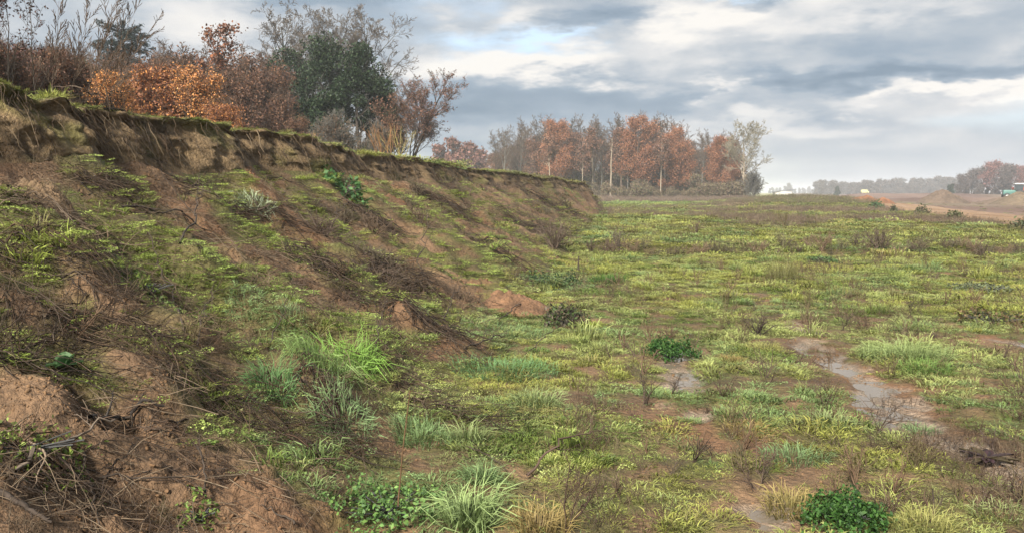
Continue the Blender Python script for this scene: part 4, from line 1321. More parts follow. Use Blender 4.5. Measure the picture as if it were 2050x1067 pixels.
    link('trunk', tr, t); link('needles', mesh('needles', V, Q, None, [M_LEAF], c), t)
    # brown bushes at the left
    lb = [tree_meshes(770 + i, 3.0, .035, M_BARK_BROWN, BROWN_L + RUST_DULL[:2], clear=.04, n1=18, n2=8, n3=5, l1=.55, a1=.55, up1=.5, size=.055, per=.8, spread=.07, rmin=.005, stems=5) for i in range(2)]
    for (u, d, s, k), lab in zip(((20, 17, .72, 0), (95, 18, .74, 1), (150, 19, .78, 0), (205, 20, .66, 1), (-40, 16, .7, 1), (60, 22, .98, 1), (125, 25, 1.05, 0)),
                                 ('brown bush by the left picture edge, behind the thin dark saplings', 'brown bush second from the left picture edge on the bank top', 'dense brown bush below the feathery shoots', 'brown bush just left of the low orange bush',
                                  'brown bush cut by the left picture edge', 'taller reddish brown bush behind the left pair of bushes', 'tallest brown bush left of the dark conifer')):
        put('shrub', lab, 'shrub', lb[k], u, d, u * .7, 'brown bushes at the left end of the bank top', s)
    ev = tree_meshes(775, 5.2, .09, M_BARK_DARK, [(.085, .085, .045), (.07, .065, .04), (.11, .085, .05)], clear=.1, n1=20, n2=7, n3=5, l1=.35, a1=.9, size=.14, per=2, spread=.15, rmin=.01)
    put('young_tree', 'dull olive green tree behind the brown bushes, left of the conifer', 'tree', ev, 172, 38, 0, None, .98)
    # thin dark saplings with withered leaves
    sa = [tree_meshes(780 + i, 2.3, .016, M_BARK_DARK, [(.10, .05, .045), (.07, .045, .04)], clear=.2, n1=12, n2=6, n3=3, l1=.32, a1=.6, up1=.5, size=.045, per=.35, spread=.03, rmin=.0028, leaf_t=(.4, 1.), taper=.2) for i in range(2)]
    for u, d, s, lab in ((30, 9.9, .78, 'thin dark sapling with withered leaves at the far left of the bank top'), (78, 10.6, .80, 'thin dark sapling right of the far left one'), (-8, 9.6, .8, 'thin dark sapling leaning in from the left picture edge')):
        put('sapling', lab, 'sapling', sa[int(u) % 2], u, d, u * .1, 'thin dark saplings on the bank top', s)
    # feathery shoots leaning right
    g = np.random.default_rng(790)
    for k, (u, d, lnx, s) in enumerate(((140, 11.3, .35, 1.9), (165, 11.8, .5, 2.05), (180, 12.2, .65, 2.0), (110, 11.0, .2, 1.8), (190, 12.6, .85, 1.8))):
        P0, R0 = trunk_line(g, s, .010, 9, (lnx * .75, 0), wob=.02)
        P1, R1 = sprout(g, P0, R0, 16, .3, .98, .28, .5, .35, .3, 5, .6)
        P2, R2 = sprout(g, P1, R1, 10, .15, 1., .38, .45, .2, .3, 4, .8)
        x = at_dist(u, d)
        t = thing('feathery_shoot', ('upright', 'leaning', 'long slanting', 'straight left', 'strongly bent right')[k] + ' feathery dry shoot among those leaning right over the brown bush', 'plant', (x, d, pz(x, d)), 0, 'feathery dry shoots on the bank top')
        link('stem', parts_mesh('stem', [(P0, R0), (P1, np.maximum(R1, .0028))], M_BARK_BROWN, 4, g), t)
        link('plumes', parts_mesh('plumes', [(P2, np.maximum(R2, .0042))], M_BARK_BROWN, 3, g), t)
    # pale dry stalks on the edge
    for u, d, hgt, n, lab in ((625, 20.5, .62, 9, 'bunch of pale dry stalks fanning up from the turf edge'), (445, 15.5, .30, 7, 'short pale dry stalks on the turf edge below the orange bush'), (690, 22, .28, 8, 'small pale dry stalk tuft right of the fanning bunch'),
                        (772, 27, 1.5, 12, 'tall rusty brown dry stalks standing on the edge beside the ivy'), (800, 28, 1.45, 12, 'tall yellowish dry stalks next to the rusty ones'), (738, 26, .4, 10, 'low straw coloured stalks between the ivy foot and the tall dry stalks')):
        x = at_dist(u, d)
        P = np.zeros((n, 5, 3)); P[:, 0, :2] = g.normal(0, .07 * hgt + .02, (n, 2)); dd = norm(np.stack([g.normal(0, .28, n), g.normal(0, .28, n), np.ones(n)], 1))
        for j in range(1, 5):
            dd = norm(dd + g.normal(0, .08, (n, 3))); P[:, j] = P[:, j - 1] + dd * hgt / 4 * g.uniform(.7, 1.1, (n, 1))
        R = np.ones((n, 1)) * np.array([[.010, .009, .008, .006, .004]]) * (1 if hgt < 1 else 1.1)
        ch, cr = sprout(g, P, R, 5, .4, 1., .3, .5, .3, .2, 3, .7)
        V, Q, _, _ = merge([(*tubes(P, R, 3, g), None, (1, 1, 1)), (*tubes(ch, cr, 3, g), None, (1, 1, 1))])
        colr = np.array([.36, .25, .13]) if hgt < 1 else np.array([.30, .16, .075]) if u < 790 else np.array([.27, .22, .09])
        o = link('dry_stalks', mesh('dry_stalks', V, Q, None, [M_STALK], colr * g.uniform(.8, 1.2, (len(V), 1))), None, (x, d, pz(x, d) + .05))
        tag(o, lab, 'dry stalks', 'dry stalks on the turf edge')


build_plateau_trees()

# ------------------------------------------------------------------ plants, brushwood and branches on bank and field
TW = np.array([(.055, .038, .028), (.075, .053, .039), (.042, .031, .025), (.12, .088, .064), (.09, .056, .036)])


def slope_basis(x, y, e=.15):
    gx = float(ground_z(x + e, y) - ground_z(x - e, y)) / (2 * e); gy = float(ground_z(x, y + e) - ground_z(x, y - e)) / (2 * e)
    return gx, gy


def brush_pile(name, label, u0, v0, u1, v1, width, n, seed, cat='brushwood', ln=.55, thick=.0038, height=.10, group='brushwood piles on the bank', spread=.45, cols=None):
    """a swathe of dead stalks lying between two spots of the ground"""
    g = np.random.default_rng(seed)
    a, b = spot(u0, v0), spot(u1, v1)
    ax = b[:2] - a[:2]; L = np.linalg.norm(ax); ax = ax / max(L, 1e-6); pr = np.array([-ax[1], ax[0]])
    n = int(n * .72)
    s = g.uniform(-.05, 1.0, n) * L; q = g.normal(0, width * .45, n) * (1 - .25 * s / max(L, .01))
    ang = g.normal(0, spread * 1.5, n)
    l = ln * g.uniform(.15, 1.0, n) ** 1.3 * max(.8, min(1.25, L))
    m = 6
    d = ax[None] * np.cos(ang)[:, None] + pr[None] * np.sin(ang)[:, None]
    p = a[:2] + ax * s[:, None] + pr * q[:, None]
    base_h = height * g.uniform(0, 1, n) ** 1.4 * np.exp(-(q / (width * .7)) ** 2)
    P = np.zeros((n, m, 3)); slope = g.normal(.02, .10, n)
    for k in range(m):
        P[:, k, :2] = p
        P[:, k, 2] = ground_z(p[:, 0], p[:, 1]) + .006 + base_h + np.maximum(0, slope) * k * l / m
        d = norm(d + g.normal(0, .10, (n, 2)))
        p = p + d * (l / (m - 1))[:, None]
    P[:, :, 2] = P[:, :, 2] * .6 + (P[:, :1, 2] + (P[:, -1:, 2] - P[:, :1, 2]) * np.linspace(0, 1, m)) * .4
    P[:, :, 2] += g.normal(0, .012, (n, m))
    R = (thick * np.exp(g.normal(-.1, .45, n)))[:, None] * np.linspace(1, .4, m)[None]
    ch, cr = sprout(g, P, R, 2, .3, .95, .4, .6, .1, .4, 4, .65)
    cset = TW if cols is None else np.asarray(cols)
    c0 = .60 * cset[g.integers(0, len(cset), n)] * g.uniform(.7, 1.3, (n, 1))
    V0, Q0 = tubes(P, R, 3, g); V1, Q1 = tubes(ch, cr, 3, g)
    V, Q, _, C = merge([(V0, Q0, None, np.repeat(c0, m * 3, 0)), (V1, Q1, None, np.repeat(np.repeat(c0, 2, 0), 12, 0) * .9)])
    c = V.mean(0); c[2] = float(ground_z(c[0], c[1]))
    o = link(name, mesh(name, V - c, Q, None, [M_STALK], C), None, c)
    return tag(o, label, cat, group)


brush_pile('brushwood_pile', 'dark heap of grey twigs at the left edge above the broad leaved weed', -30, 735, 260, 615, .28, 330, 801, ln=.6, height=.14, thick=.0034)
brush_pile('brushwood_pile', 'long swathe of dead stalks running down the near bare slope', 300, 690, 720, 905, .20, 430, 802, ln=.5, height=.09, thick=.0032)
brush_pile('brushwood_pile', 'swathe of dead stalks pointing down to the toe behind the tall grass', 690, 575, 905, 680, .25, 330, 803, ln=.6, height=.14, thick=.0045)
brush_pile('brushwood_pile', 'brown tangle of roots hanging over a ledge halfway up the bank', 745, 525, 850, 590, .42, 420, 804, ln=.5, height=.30, thick=.005, spread=.6)
brush_pile('brushwood_pile', 'brown twig tangle at the left edge below the pale twigs', -20, 500, 210, 560, .32, 260, 805, ln=.6, height=.16, spread=.5)
brush_pile('brushwood_pile', 'reddish brown stalk swathe on the upper slope left of the pale grass tuft', 345, 375, 560, 430, .32, 330, 806, ln=.6, height=.14, thick=.0048)
brush_pile('brushwood_pile', 'tangled twigs hanging down the raw scarp at the left', 165, 235, 260, 320, .45, 330, 807, ln=.6, height=.35, thick=.005, spread=.8)
brush_pile('brushwood_pile', 'dark stalk heap on the middle slope right of the dark green plant', 680, 420, 790, 470, .40, 300, 808, ln=.6, height=.18, thick=.0055)
brush_pile('brushwood_pile', 'dark twig tangle below the reddish swathe on the middle slope', 585, 500, 700, 560, .35, 300, 809, ln=.55, height=.18, thick=.005)
brush_pile('brushwood_pile', 'small dark stalk bundle beside the tall grass clump', 600, 745, 665, 830, .16, 190, 810, ln=.35, height=.10)
brush_pile('brushwood_pile', 'pale brown twigs scattered on the upper slope by the left edge', -10, 400, 150, 460, .35, 150, 811, ln=.6, height=.12, spread=.5, cols=[(.2, .15, .11), (.15, .11, .08), (.1, .07, .05)])
brush_pile('brushwood_pile', 'dark shadowy twigs under the scarp, in the gap above the soil mound', 150, 365, 250, 385, .30, 260, 812, ln=.6, height=.16)
brush_pile('brushwood_pile', 'brown stalk swathe on the far slope below the slumped turf', 830, 395, 930, 440, .5, 240, 813, ln=.7, height=.2, thick=.007)
brush_pile('brushwood_pile', 'dark stalk swathe on the far slope above the soil mound', 930, 470, 1020, 520, .5, 240, 814, ln=.7, height=.2, thick=.007)
brush_pile('brushwood_pile', 'dark brush on the farthest steep part of the bank', 1060, 395, 1150, 425, 1.3, 420, 815, ln=.9, height=.35, thick=.012, spread=.7)
brush_pile('brushwood_pile', 'brown brush low on the far bank near the grey toe bush', 1000, 430, 1100, 470, .8, 320, 816, ln=.8, height=.3, thick=.009, spread=.6)
brush_pile('brushwood_pile', 'thin stalk swathe crossing bare soil under the grass clump', 740, 690, 1000, 860, .14, 230, 817, ln=.5, height=.05, thick=.003)
brush_pile('brushwood_pile', 'short dead stalks lying in the lower left corner', -20, 880, 160, 1000, .35, 110, 818, ln=.5, height=.08, spread=.7, thick=.0034)
brush_pile('brushwood_pile', 'loose dead twigs on the near slope above the long thin stick', 120, 800, 350, 860, .25, 120, 819, ln=.45, height=.06, spread=.6, thick=.0032)


def branch(label, pix, r, seed, lift=.02, twigs=4, col=(.05, .038, .03), name='fallen_branch', cat='branch', group=None, ends=None, tl=.3):
    """a branch whose course runs over the given places; it rests on the ground, ends may stick up"""
    g = np.random.default_rng(seed)
    pts = np.array([spot(*p[:2]) for p in pix])
    up = np.array([p[2] if len(p) > 2 else 0. for p in pix])
    k = np.linspace(0, len(pts) - 1, 16)
    P = np.stack([np.interp(k, np.arange(len(pts)), pts[:, i]) for i in range(3)], 1)
    lf = np.interp(k, np.arange(len(pts)), up)
    P[:, 2] = np.maximum(P[:, 2], ground_z(P[:, 0], P[:, 1])) + r + lift + lf
    L = np.linalg.norm(np.diff(P, axis=0), axis=1).sum()
    P[1:-1] += g.normal(0, .012 * L, (14, 3)) * [1, 1, .4]
    R = r * np.linspace(1, .45, 16) * g.uniform(.85, 1.15, 16)
    parts = [(*tubes(P[None], R[None], 6, g), None, (1, 1, 1))]
    if twigs:
        ch, cr = sprout(g, P[None], R[None], twigs, .2, 1., tl, .7, .25, .5, 6, .6)
        c2, r2 = sprout(g, ch, cr, 3, .3, 1., .4, .6, .1, .4, 4, .6)
        parts += [(*tubes(ch, np.maximum(cr, .0018), 4, g), None, (1, 1, 1)), (*tubes(c2, np.maximum(r2, .0015), 3, g), None, (1, 1, 1))]
    V, Q, _, C = merge(parts)
    C = np.array(col) * g.uniform(.7, 1.35, (len(V), 1))
    c = V.mean(0); c[2] = float(ground_z(c[0], c[1]))
    o = link(name, mesh(name, V - c, Q, None, [M_STALK], C, smooth=True), None, c)
    return tag(o, label, cat, group)


GB = 'fallen branches on the bank'
branch('long dark branch slanting down across the foot of the scarp', [(205, 240), (270, 290), (350, 345)], .013, 901, twigs=5, group=GB)
branch('forked black branch lying on the upper slope', [(245, 432), (330, 442), (420, 478)], .013, 902, lift=.06, twigs=5, group=GB, tl=.4)
branch('short upright fork crossing the black branch', [(360, 497), (395, 450, .12), (408, 418, .25)], .011, 903, twigs=3, group=GB)
branch('bent stick with a crooked tip standing out of the middle slope', [(372, 680), (345, 605, .05), (318, 560, .10), (297, 510, .16)], .009, 904, twigs=2, group=GB)
branch('straight grey stick lying across the lower left corner', [(32, 965), (120, 925, .05), (232, 880, .07)], .010, 905, twigs=1, col=(.14, .11, .085), group=GB)
branch('thin pale stick crossing the straight grey stick', [(48, 885), (92, 950, .05), (70, 985)], .006, 906, twigs=2, col=(.19, .14, .10), group=GB)
branch('long thin dark stick lying level on bare soil near the bottom', [(195, 972), (320, 968), (440, 969)], .006, 907, twigs=2, group=GB)
branch('thick short black branch half buried in twigs above the bare soil', [(182, 858), (250, 856), (330, 838, .03)], .016, 908, twigs=4, col=(.03, .025, .022), group=GB)
branch('thin dark branch running straight down the lower left slope', [(170, 925), (183, 990), (200, 1064)], .007, 909, twigs=3, group=GB)
branch('dark curved branch at the very bottom left corner', [(-10, 1000), (45, 1030), (105, 1064)], .014, 910, twigs=2, group=GB)
branch('short dark twig standing upright in the bare soil', [(412, 1010), (408, 960, .06), (395, 925, .05)], .006, 911, twigs=2, group=GB)
branch('thin dark branch at the lower edge by the green weeds', [(590, 1060), (560, 1045), (520, 1030)], .006, 912, twigs=2, group=GB)
branch('dark forked twig on the toe beside bright grass', [(930, 712), (985, 690, .06), (1010, 690, .06)], .009, 913, twigs=5, group=GB)
branch('thin arching twig rising from the grass at the toe', [(1050, 715), (1100, 690, .1), (1150, 668, .2)], .006, 914, twigs=3, group=GB)
branch('small crooked dark branch in front of the reddish mound', [(1000, 645), (1035, 630, .1), (1075, 612, .1)], .009, 915, twigs=4, group=GB)
branch('thin dark twig pair slanting over the muddy flat', [(935, 900), (975, 925, .02), (1012, 950)], .005, 916, twigs=3)
branch('long dark stick lying over the grass near the bottom centre', [(1055, 960), (1130, 925, .12), (1222, 892, .10)], .008, 917, twigs=3, col=(.075, .05, .038))
branch('dark twig lying on the slope under the scarp hole', [(540, 360), (600, 372), (650, 395)], .01, 918, twigs=4, group=GB)
branch('thin fork of dark twigs below the mossy middle slope', [(395, 700), (420, 640, .1), (432, 590, .15)], .006, 919, twigs=4, group=GB)
branch('slender twig standing on the slope left of the tall grass', [(540, 700), (565, 660, .1), (575, 640, .15)], .006, 920, twigs=4, group=GB)
branch('dark twigs rising from the slope just right of the tall grass', [(752, 720), (758, 690, .12), (772, 665, .18)], .007, 921, twigs=4, group=GB)
branch('bare dark sprig standing on the lower slope before the soil mound', [(890, 650), (905, 620, .12), (930, 600, .2)], .007, 922, twigs=6, group=GB)
branch('bare bramble sprig on the middle slope under the root tangle', [(845, 545), (850, 500, .25), (862, 470, .4)], .009, 923, twigs=7, group=GB)
branch('dead shrub stem standing on the slope by the pale grass tuft', [(655, 470), (690, 450, .3), (705, 420, .55)], .009, 924, twigs=7, group=GB)


def stem(label, u, v, hgt, lean, r, seed, col, twigs=0):
    g = np.random.default_rng(seed); b = spot(u, v)
    P, R = trunk_line(g, hgt, r, 12, lean, wob=.015, taper=.5)
    parts = [(*tubes(P, R, 6, g), None, (1, 1, 1))]
    if twigs:
        ch, cr = sprout(g, P, R, twigs, .3, 1., .15, .6, .3, .3, 4, .6); parts.append((*tubes(ch, cr, 3, g), None, (1, 1, 1)))
    V, Q, _, _ = merge(parts)
    o = link('weed_stalk', mesh('weed_stalk', V, Q, None, [M_STALK], np.array(col) * g.uniform(.8, 1.2, (len(V), 1)), smooth=True), None, b)
    return tag(o, label, 'stem')


stem('tall straight rust brown dead stem standing at the bank toe', 797, 1042, .70, (.11, .0), .0050, 931, (.105, .062, .034), 2)
stem('short dark stake standing in the grass beyond the soil mound', 1158, 545, .34, (.0, 0), .028, 932, (.05, .04, .03))
stem('short black twig sticking out of the mud at lower right', 1870, 1030, .14, (-.1, 0), .006, 933, (.04, .032, .028))


def grass_clump(label, u, v, R, L, W, n, seed, base, tip, lean=(.1, 1.0), droop=.8, name='grass_tuft', cat='grass tuft', group='grass tufts', ell=1.0, var=.25):
    g = np.random.default_rng(seed); b = spot(u, v)
    V, Q, T, C = blades(int(n * 1.6), R, L, W * .68, g, lean, droop * 1.15, base, tip, var, ell)
    V = V.copy(); V[:, 2] += ground_z(V[:, 0] + b[0], V[:, 1] + b[1]) - b[2] - .01
    return tag(link(name, mesh(name, V, Q, T, [M_LEAF], C), None, b), label, cat, group)


B_G, T_G = (.05, .08, .02), (.19, .31, .075)
B_P, T_P = (.08, .11, .04), (.34, .41, .17)
B_D, T_D = (.035, .06, .016), (.085, .16, .035)
B_B, T_B = (.06, .09, .035), (.23, .34, .145)
B_Y, T_Y = (.11, .105, .035), (.38, .37, .12)
B_S, T_S = (.13, .095, .04), (.38, .29, .11)
grass_clump('large pale arching grass clump at the bottom centre', 938, 1050, .12, .30, .010, 170, 1001, B_P, (.38, .50, .20), lean=(.1, 1.3), droop=.9)
grass_clump('tall bright green grass clump leaning over the bank slope', 690, 745, .24, .34, .007, 420, 1002, B_G, (.24, .42, .075), lean=(.1, .8), droop=1.0)
grass_clump('long grass hanging left of the tall bright clump', 640, 730, .22, .26, .0055, 300, 1003, (.09, .13, .045), (.24, .35, .11), lean=(.2, 1.0), droop=1.0)
grass_clump('dark green grass tuft on the slope left of the tall bright clump', 545, 790, .14, .20, .006, 200, 1004, (.05, .09, .03), (.12, .24, .08))
grass_clump('blue green grass patch at the bank toe below the soil mound', 1010, 745, .42, .14, .006, 650, 1005, B_B, (.17, .33, .13), lean=(.1, .9), ell=1.2)
grass_clump('blue green frosty grass behind the bright toe patch', 1010, 670, .50, .11, .006, 600, 1006, B_B, T_B, ell=1.2)
grass_clump('spreading pale grass tuft in front of the toe patch', 1072, 805, .20, .16, .007, 260, 1007, B_P, T_P, lean=(.2, 1.2))
grass_clump('blue green tuft beside the rust brown dead stem', 690, 850, .20, .16, .006, 300, 1008, B_B, T_B)
grass_clump('green tuft left of the muddy flat near the bottom', 845, 880, .22, .12, .006, 330, 1009, B_G, T_B)
grass_clump('small green tuft by the slanting twig pair', 965, 960, .10, .13, .006, 190, 1010, B_G, T_B)
grass_clump('pale long tuft between the dead stem and long dark stick', 935, 885, .12, .20, .007, 120, 1011, B_P, T_P)
grass_clump('big pale green grass mound right of the wet mud', 1810, 720, .40, .26, .008, 700, 1012, B_P, (.34, .42, .16), lean=(.1, 1.1), droop=.9)
grass_clump('smaller green tuft on the right foot of the grass mound', 1850, 745, .24, .16, .007, 300, 1013, B_G, T_G)
grass_clump('yellow straw tuft beside the dark leafy dome', 1465, 722, .12, .10, .006, 160, 1014, B_S, T_S)
grass_clump('round yellow green tuft by the upper puddle', 1530, 700, .18, .12, .006, 230, 1015, B_Y, T_Y)
grass_clump('golden grass tuft left of the big dark leafy mound', 1585, 1020, .14, .16, .006, 260, 1016, B_Y, T_S)
grass_clump('yellowish grass tuft at the bottom edge right of the big mound', 1850, 1064, .16, .15, .006, 260, 1017, B_Y, T_Y)
grass_clump('golden brown grass at the bottom edge under the dead weed', 1085, 1062, .14, .17, .006, 240, 1018, B_S, T_S)
grass_clump('frosty pale tuft on the mud right of the middle', 1655, 850, .18, .12, .006, 260, 1019, B_P, T_P)
grass_clump('bluish frosty tuft left of the wet mud', 1590, 920, .20, .11, .006, 280, 1020, B_B, T_B)
grass_clump('straw yellow tuft at centre right in low grass', 1495, 860, .17, .10, .006, 240, 1021, B_S, T_S)
grass_clump('frosty tuft on the wet mud by the purple rosette', 1840, 870, .13, .09, .005, 190, 1022, B_B, T_B)
grass_clump('pale grass tuft with white tips on the upper slope', 510, 428, .22, .22, .009, 160, 1023, B_P, (.45, .52, .36), lean=(.2, 1.1))
grass_clump('spiky olive broom like tuft on the mid field', 1567, 560, .30, .50, .010, 170, 1024, (.10, .10, .04), (.20, .19, .07), lean=(.05, .6), droop=.2)
grass_clump('dark green grass dome beyond the soil mound', 1218, 568, .30, .26, .009, 420, 1025, B_D, (.10, .21, .04), lean=(.1, 1.2))
grass_clump('green tuft by the mossy hollow at the slope bottom', 590, 650, .16, .10, .006, 160, 1026, B_B, T_B)
grass_clump('bright green tuft on the slope right of the bent stick', 490, 612, .15, .10, .006, 200, 1027, B_G, T_B)
grass_clump('small green tuft on the grassy flat behind the toe', 1075, 705, .13, .10, .006, 150, 1028, B_G, T_G)
grass_clump('bright moss green tuft right of the bristly dark clump', 1185, 655, .16, .09, .006, 200, 1029, (.13, .17, .02), (.26, .33, .04))
grass_clump('pale bright grass tuft at the bottom right edge', 2000, 1030, .14, .10, .006, 180, 1030, B_Y, T_P)


def leafy_dome(label, u, v, R, H, S, n, seed, cols, name='leafy_clump', group='dark leafy clumps on the field'):
    """a low dome of small leaves on stems"""
    g = np.random.default_rng(seed); b = spot(u, v)
    m = 26
    P = np.zeros((m, 4, 3)); a = g.uniform(0, 6.283, m); q = np.sqrt(g.uniform(0, 1, m))
    for k in range(1, 4):
        P[:, k, 0] = R * .85 * q * np.cos(a) * k / 3; P[:, k, 1] = R * .85 * q * np.sin(a) * k / 3; P[:, k, 2] = H * np.sqrt(np.maximum(0, 1 - (.8 * q) ** 2)) * (k / 3) ** .7 * .9
    st = tubes(P, np.full((m, 4), .004), 3, g)
    rr = np.sqrt(g.uniform(0, 1, n)); aa = g.uniform(0, 6.283, n)
    bump = (1 + .7 * pn(3 * np.cos(aa) * rr + seed, 3 * np.sin(aa) * rr, 3)) * np.where(g.uniform(0, 1, n) < .08, g.uniform(1, 1.35, n), 1)
    dz = np.sqrt(np.maximum(.04, 1 - rr ** 2)) * g.uniform(.55, 1.05, n) * bump
    C = np.stack([R * rr * np.cos(aa) * bump, R * rr * np.sin(aa) * bump, H * dz], 1)
    C[:, 2] += ground_z(C[:, 0] + b[0], C[:, 1] + b[1]) - b[2]
    V, Q, c = leaf_quads(C, S, g, .55, .45, cols, .4)
    o = thing(name, label, 'plant', b, 0, group)
    link('stems', mesh('stems', st[0], st[1], None, [M_STALK], np.full((len(st[0]), 3), .06)), o)
    link('leaves', mesh('leaves', V, Q, None, [M_LEAF], c), o)
    return o


DG = [(.030, .078, .016), (.042, .10, .020), (.02, .054, .013), (.06, .13, .03)]
leafy_dome('big dark green leafy mound at the bottom edge', 1692, 1060, .195, .155, .024, 2600, 1101, DG)
leafy_dome('dark green leafy dome in the middle of the field', 1340, 722, .27, .19, .034, 1700, 1102, DG)
leafy_dome('green leafy weeds round the foot of the dead stem', 775, 1035, .30, .10, .026, 1100, 1103, [(.10, .19, .05), (.14, .24, .06), (.08, .15, .05)], group='leafy weeds at the bank toe')
leafy_dome('dark green dock like plant in the shade of the upper slope', 690, 392, .40, .22, .10, 260, 1104, [(.04, .09, .03), (.06, .13, .04)], group='leafy weeds on the bank')
leafy_dome('dark green clump at the bank toe beyond the soil mound', 1105, 572, .50, .20, .05, 900, 1105, [(.05, .085, .03), (.07, .11, .045), (.03, .05, .02)])
leafy_dome('grey green clump at the right of the mid field', 1970, 582, .48, .13, .05, 700, 1106, [(.11, .13, .07), (.14, .16, .09), (.07, .08, .045)])
leafy_dome('olive brown clump near the right edge of the field', 1985, 648, .45, .17, .05, 700, 1107, [(.10, .12, .03), (.13, .09, .045), (.06, .06, .03)])
leafy_dome('bristly dark clump mixed with brown weeds right of the soil mound', 1130, 650, .30, .24, .05, 700, 1108, [(.06, .09, .03), (.09, .07, .045), (.05, .045, .03)])
leafy_dome('small dark green clump at the far middle of the field', 1648, 527, .35, .15, .07, 350, 1109, [(.06, .11, .035), (.09, .14, .05)])
leafy_dome('yellow green leafy weeds on the left slope above the bare soil', 45, 910, .30, .07, .030, 480, 1110, [(.17, .22, .045), (.13, .18, .04)], group='leafy weeds on the bank')
leafy_dome('small bright weeds in the bare soil near the bottom', 400, 1045, .10, .06, .026, 130, 1111, [(.16, .22, .05), (.12, .19, .04)], group='leafy weeds on the bank')
leafy_dome('bright green chickweed on the slope left of the bent stick', 300, 590, .24, .09, .035, 300, 1112, [(.15, .20, .04), (.11, .17, .04)], group='leafy weeds on the bank')
leafy_dome('far dark green bush on the track edge', 1755, 418, .7, .75, .2, 300, 1113, [(.05, .10, .04), (.08, .12, .05)], group='bushes along the track')
leafy_dome('olive bush on the track edge right of the middle', 1845, 432, .55, .7, .16, 220, 1114, [(.10, .085, .05), (.08, .09, .04)], group='bushes along the track')
leafy_dome('olive green bush on the track edge near the right', 1912, 440, .5, .5, .16, 240, 1115, [(.09, .10, .04), (.07, .08, .035)], group='bushes along the track')
leafy_dome('bush at the track edge cut by the right picture edge', 2045, 462, .5, .5, .15, 240, 1116, [(.06, .07, .03), (.09, .085, .04)], group='bushes along the track')
leafy_dome('narrow dark bush on the track edge left of the olive ones', 1788, 428, .28, .65, .14, 160, 1117, [(.07, .08, .04), (.06, .065, .035)], group='bushes along the track')


def rosette(label, u, v, n, L, W, seed, cols, name='leaf_rosette', lift=.5, flat=.35):
    """broad leaves round one stem, each leaf a part"""
    g = np.random.default_rng(seed); b = spot(u, v)
    o = thing(name, label, 'plant', b, 0)
    for k in range(n):
        a = 2.4 * k + g.uniform(-.3, .3); el = lift * g.uniform(.5, 1.3)
        s = np.linspace(0, 1, 6); l = L * g.uniform(.7, 1.15)
        wd = W * np.array([.12, .75, 1., .8, .45, .02]) * g.uniform(.8, 1.2)
        out = s * l * math.cos(el) * (1 - .1 * s); zz = s * l * math.sin(el) - flat * l * s ** 2
        mid = np.stack([out * math.cos(a), out * math.sin(a), zz + .03], 1); side = np.array([-math.sin(a), math.cos(a), .0])
        V = np.concatenate([mid - side * wd[:, None] / 2 + [0, 0, .012], mid, mid + side * wd[:, None] / 2 + [0, 0, .012]])
        Q = [[i + j * 6, i + 1 + j * 6, i + 7 + j * 6, i + 6 + j * 6] for j in range(2) for i in range(5)]
        c = np.array(cols[g.integers(0, len(cols))]) * g.uniform(.8, 1.2)
        link('leaf', mesh('leaf', V, Q, None, [M_LEAF], np.repeat(c[None], 18, 0), smooth=True), o)
    return o


rosette('broad leaved dark green weed on the left slope', 128, 748, 11, .14, .085, 1201, [(.06, .125, .05), (.08, .15, .06)], lift=.9)
rosette('wilted dark purple brown rosette lying on the wet mud', 1975, 930, 13, .20, .05, 1202, [(.055, .03, .035), (.04, .028, .03), (.07, .055, .03)], lift=.25, flat=.15)
rosette('green rosette growing among the twigs near the muddy flat', 420, 905, 8, .06, .03, 1203, [(.14, .20, .05)], lift=.5)


def dead_weed_mesh(seed, n, H, r, col, spread=.4, side=6, third=3):
    g = np.random.default_rng(seed)
    P = np.zeros((n, 6, 3)); P[:, 0, :2] = g.normal(0, .05 * H * spread * 2, (n, 2)); d = norm(np.stack([g.normal(0, spread, n), g.normal(0, spread, n), np.ones(n)], 1))
    for k in range(1, 6):
        d = norm(d + g.normal(0, .16, (n, 3))); P[:, k] = P[:, k - 1] + d * H / 5 * g.uniform(.5, 1.1, (n, 1))
    R = (r * g.uniform(.7, 1.2, n))[:, None] * np.linspace(1, .4, 6)
    c1, r1 = sprout(g, P, R, side, .25, 1., .32, .75, .15, .5, 4, .6)
    c2, r2 = sprout(g, c1, r1, third, .3, 1., .45, .7, .05, .5, 3, .7)
    V, Q, _, _ = merge([(*tubes(a, np.maximum(b, r * .28), 3, g), None, (1, 1, 1)) for a, b in ((P, R), (c1, r1), (c2, r2))])
    C = np.array(col) * g.uniform(.65, 1.3, (len(V), 1))
    return mesh('dead_weed', V, Q, None, [M_STALK], C)


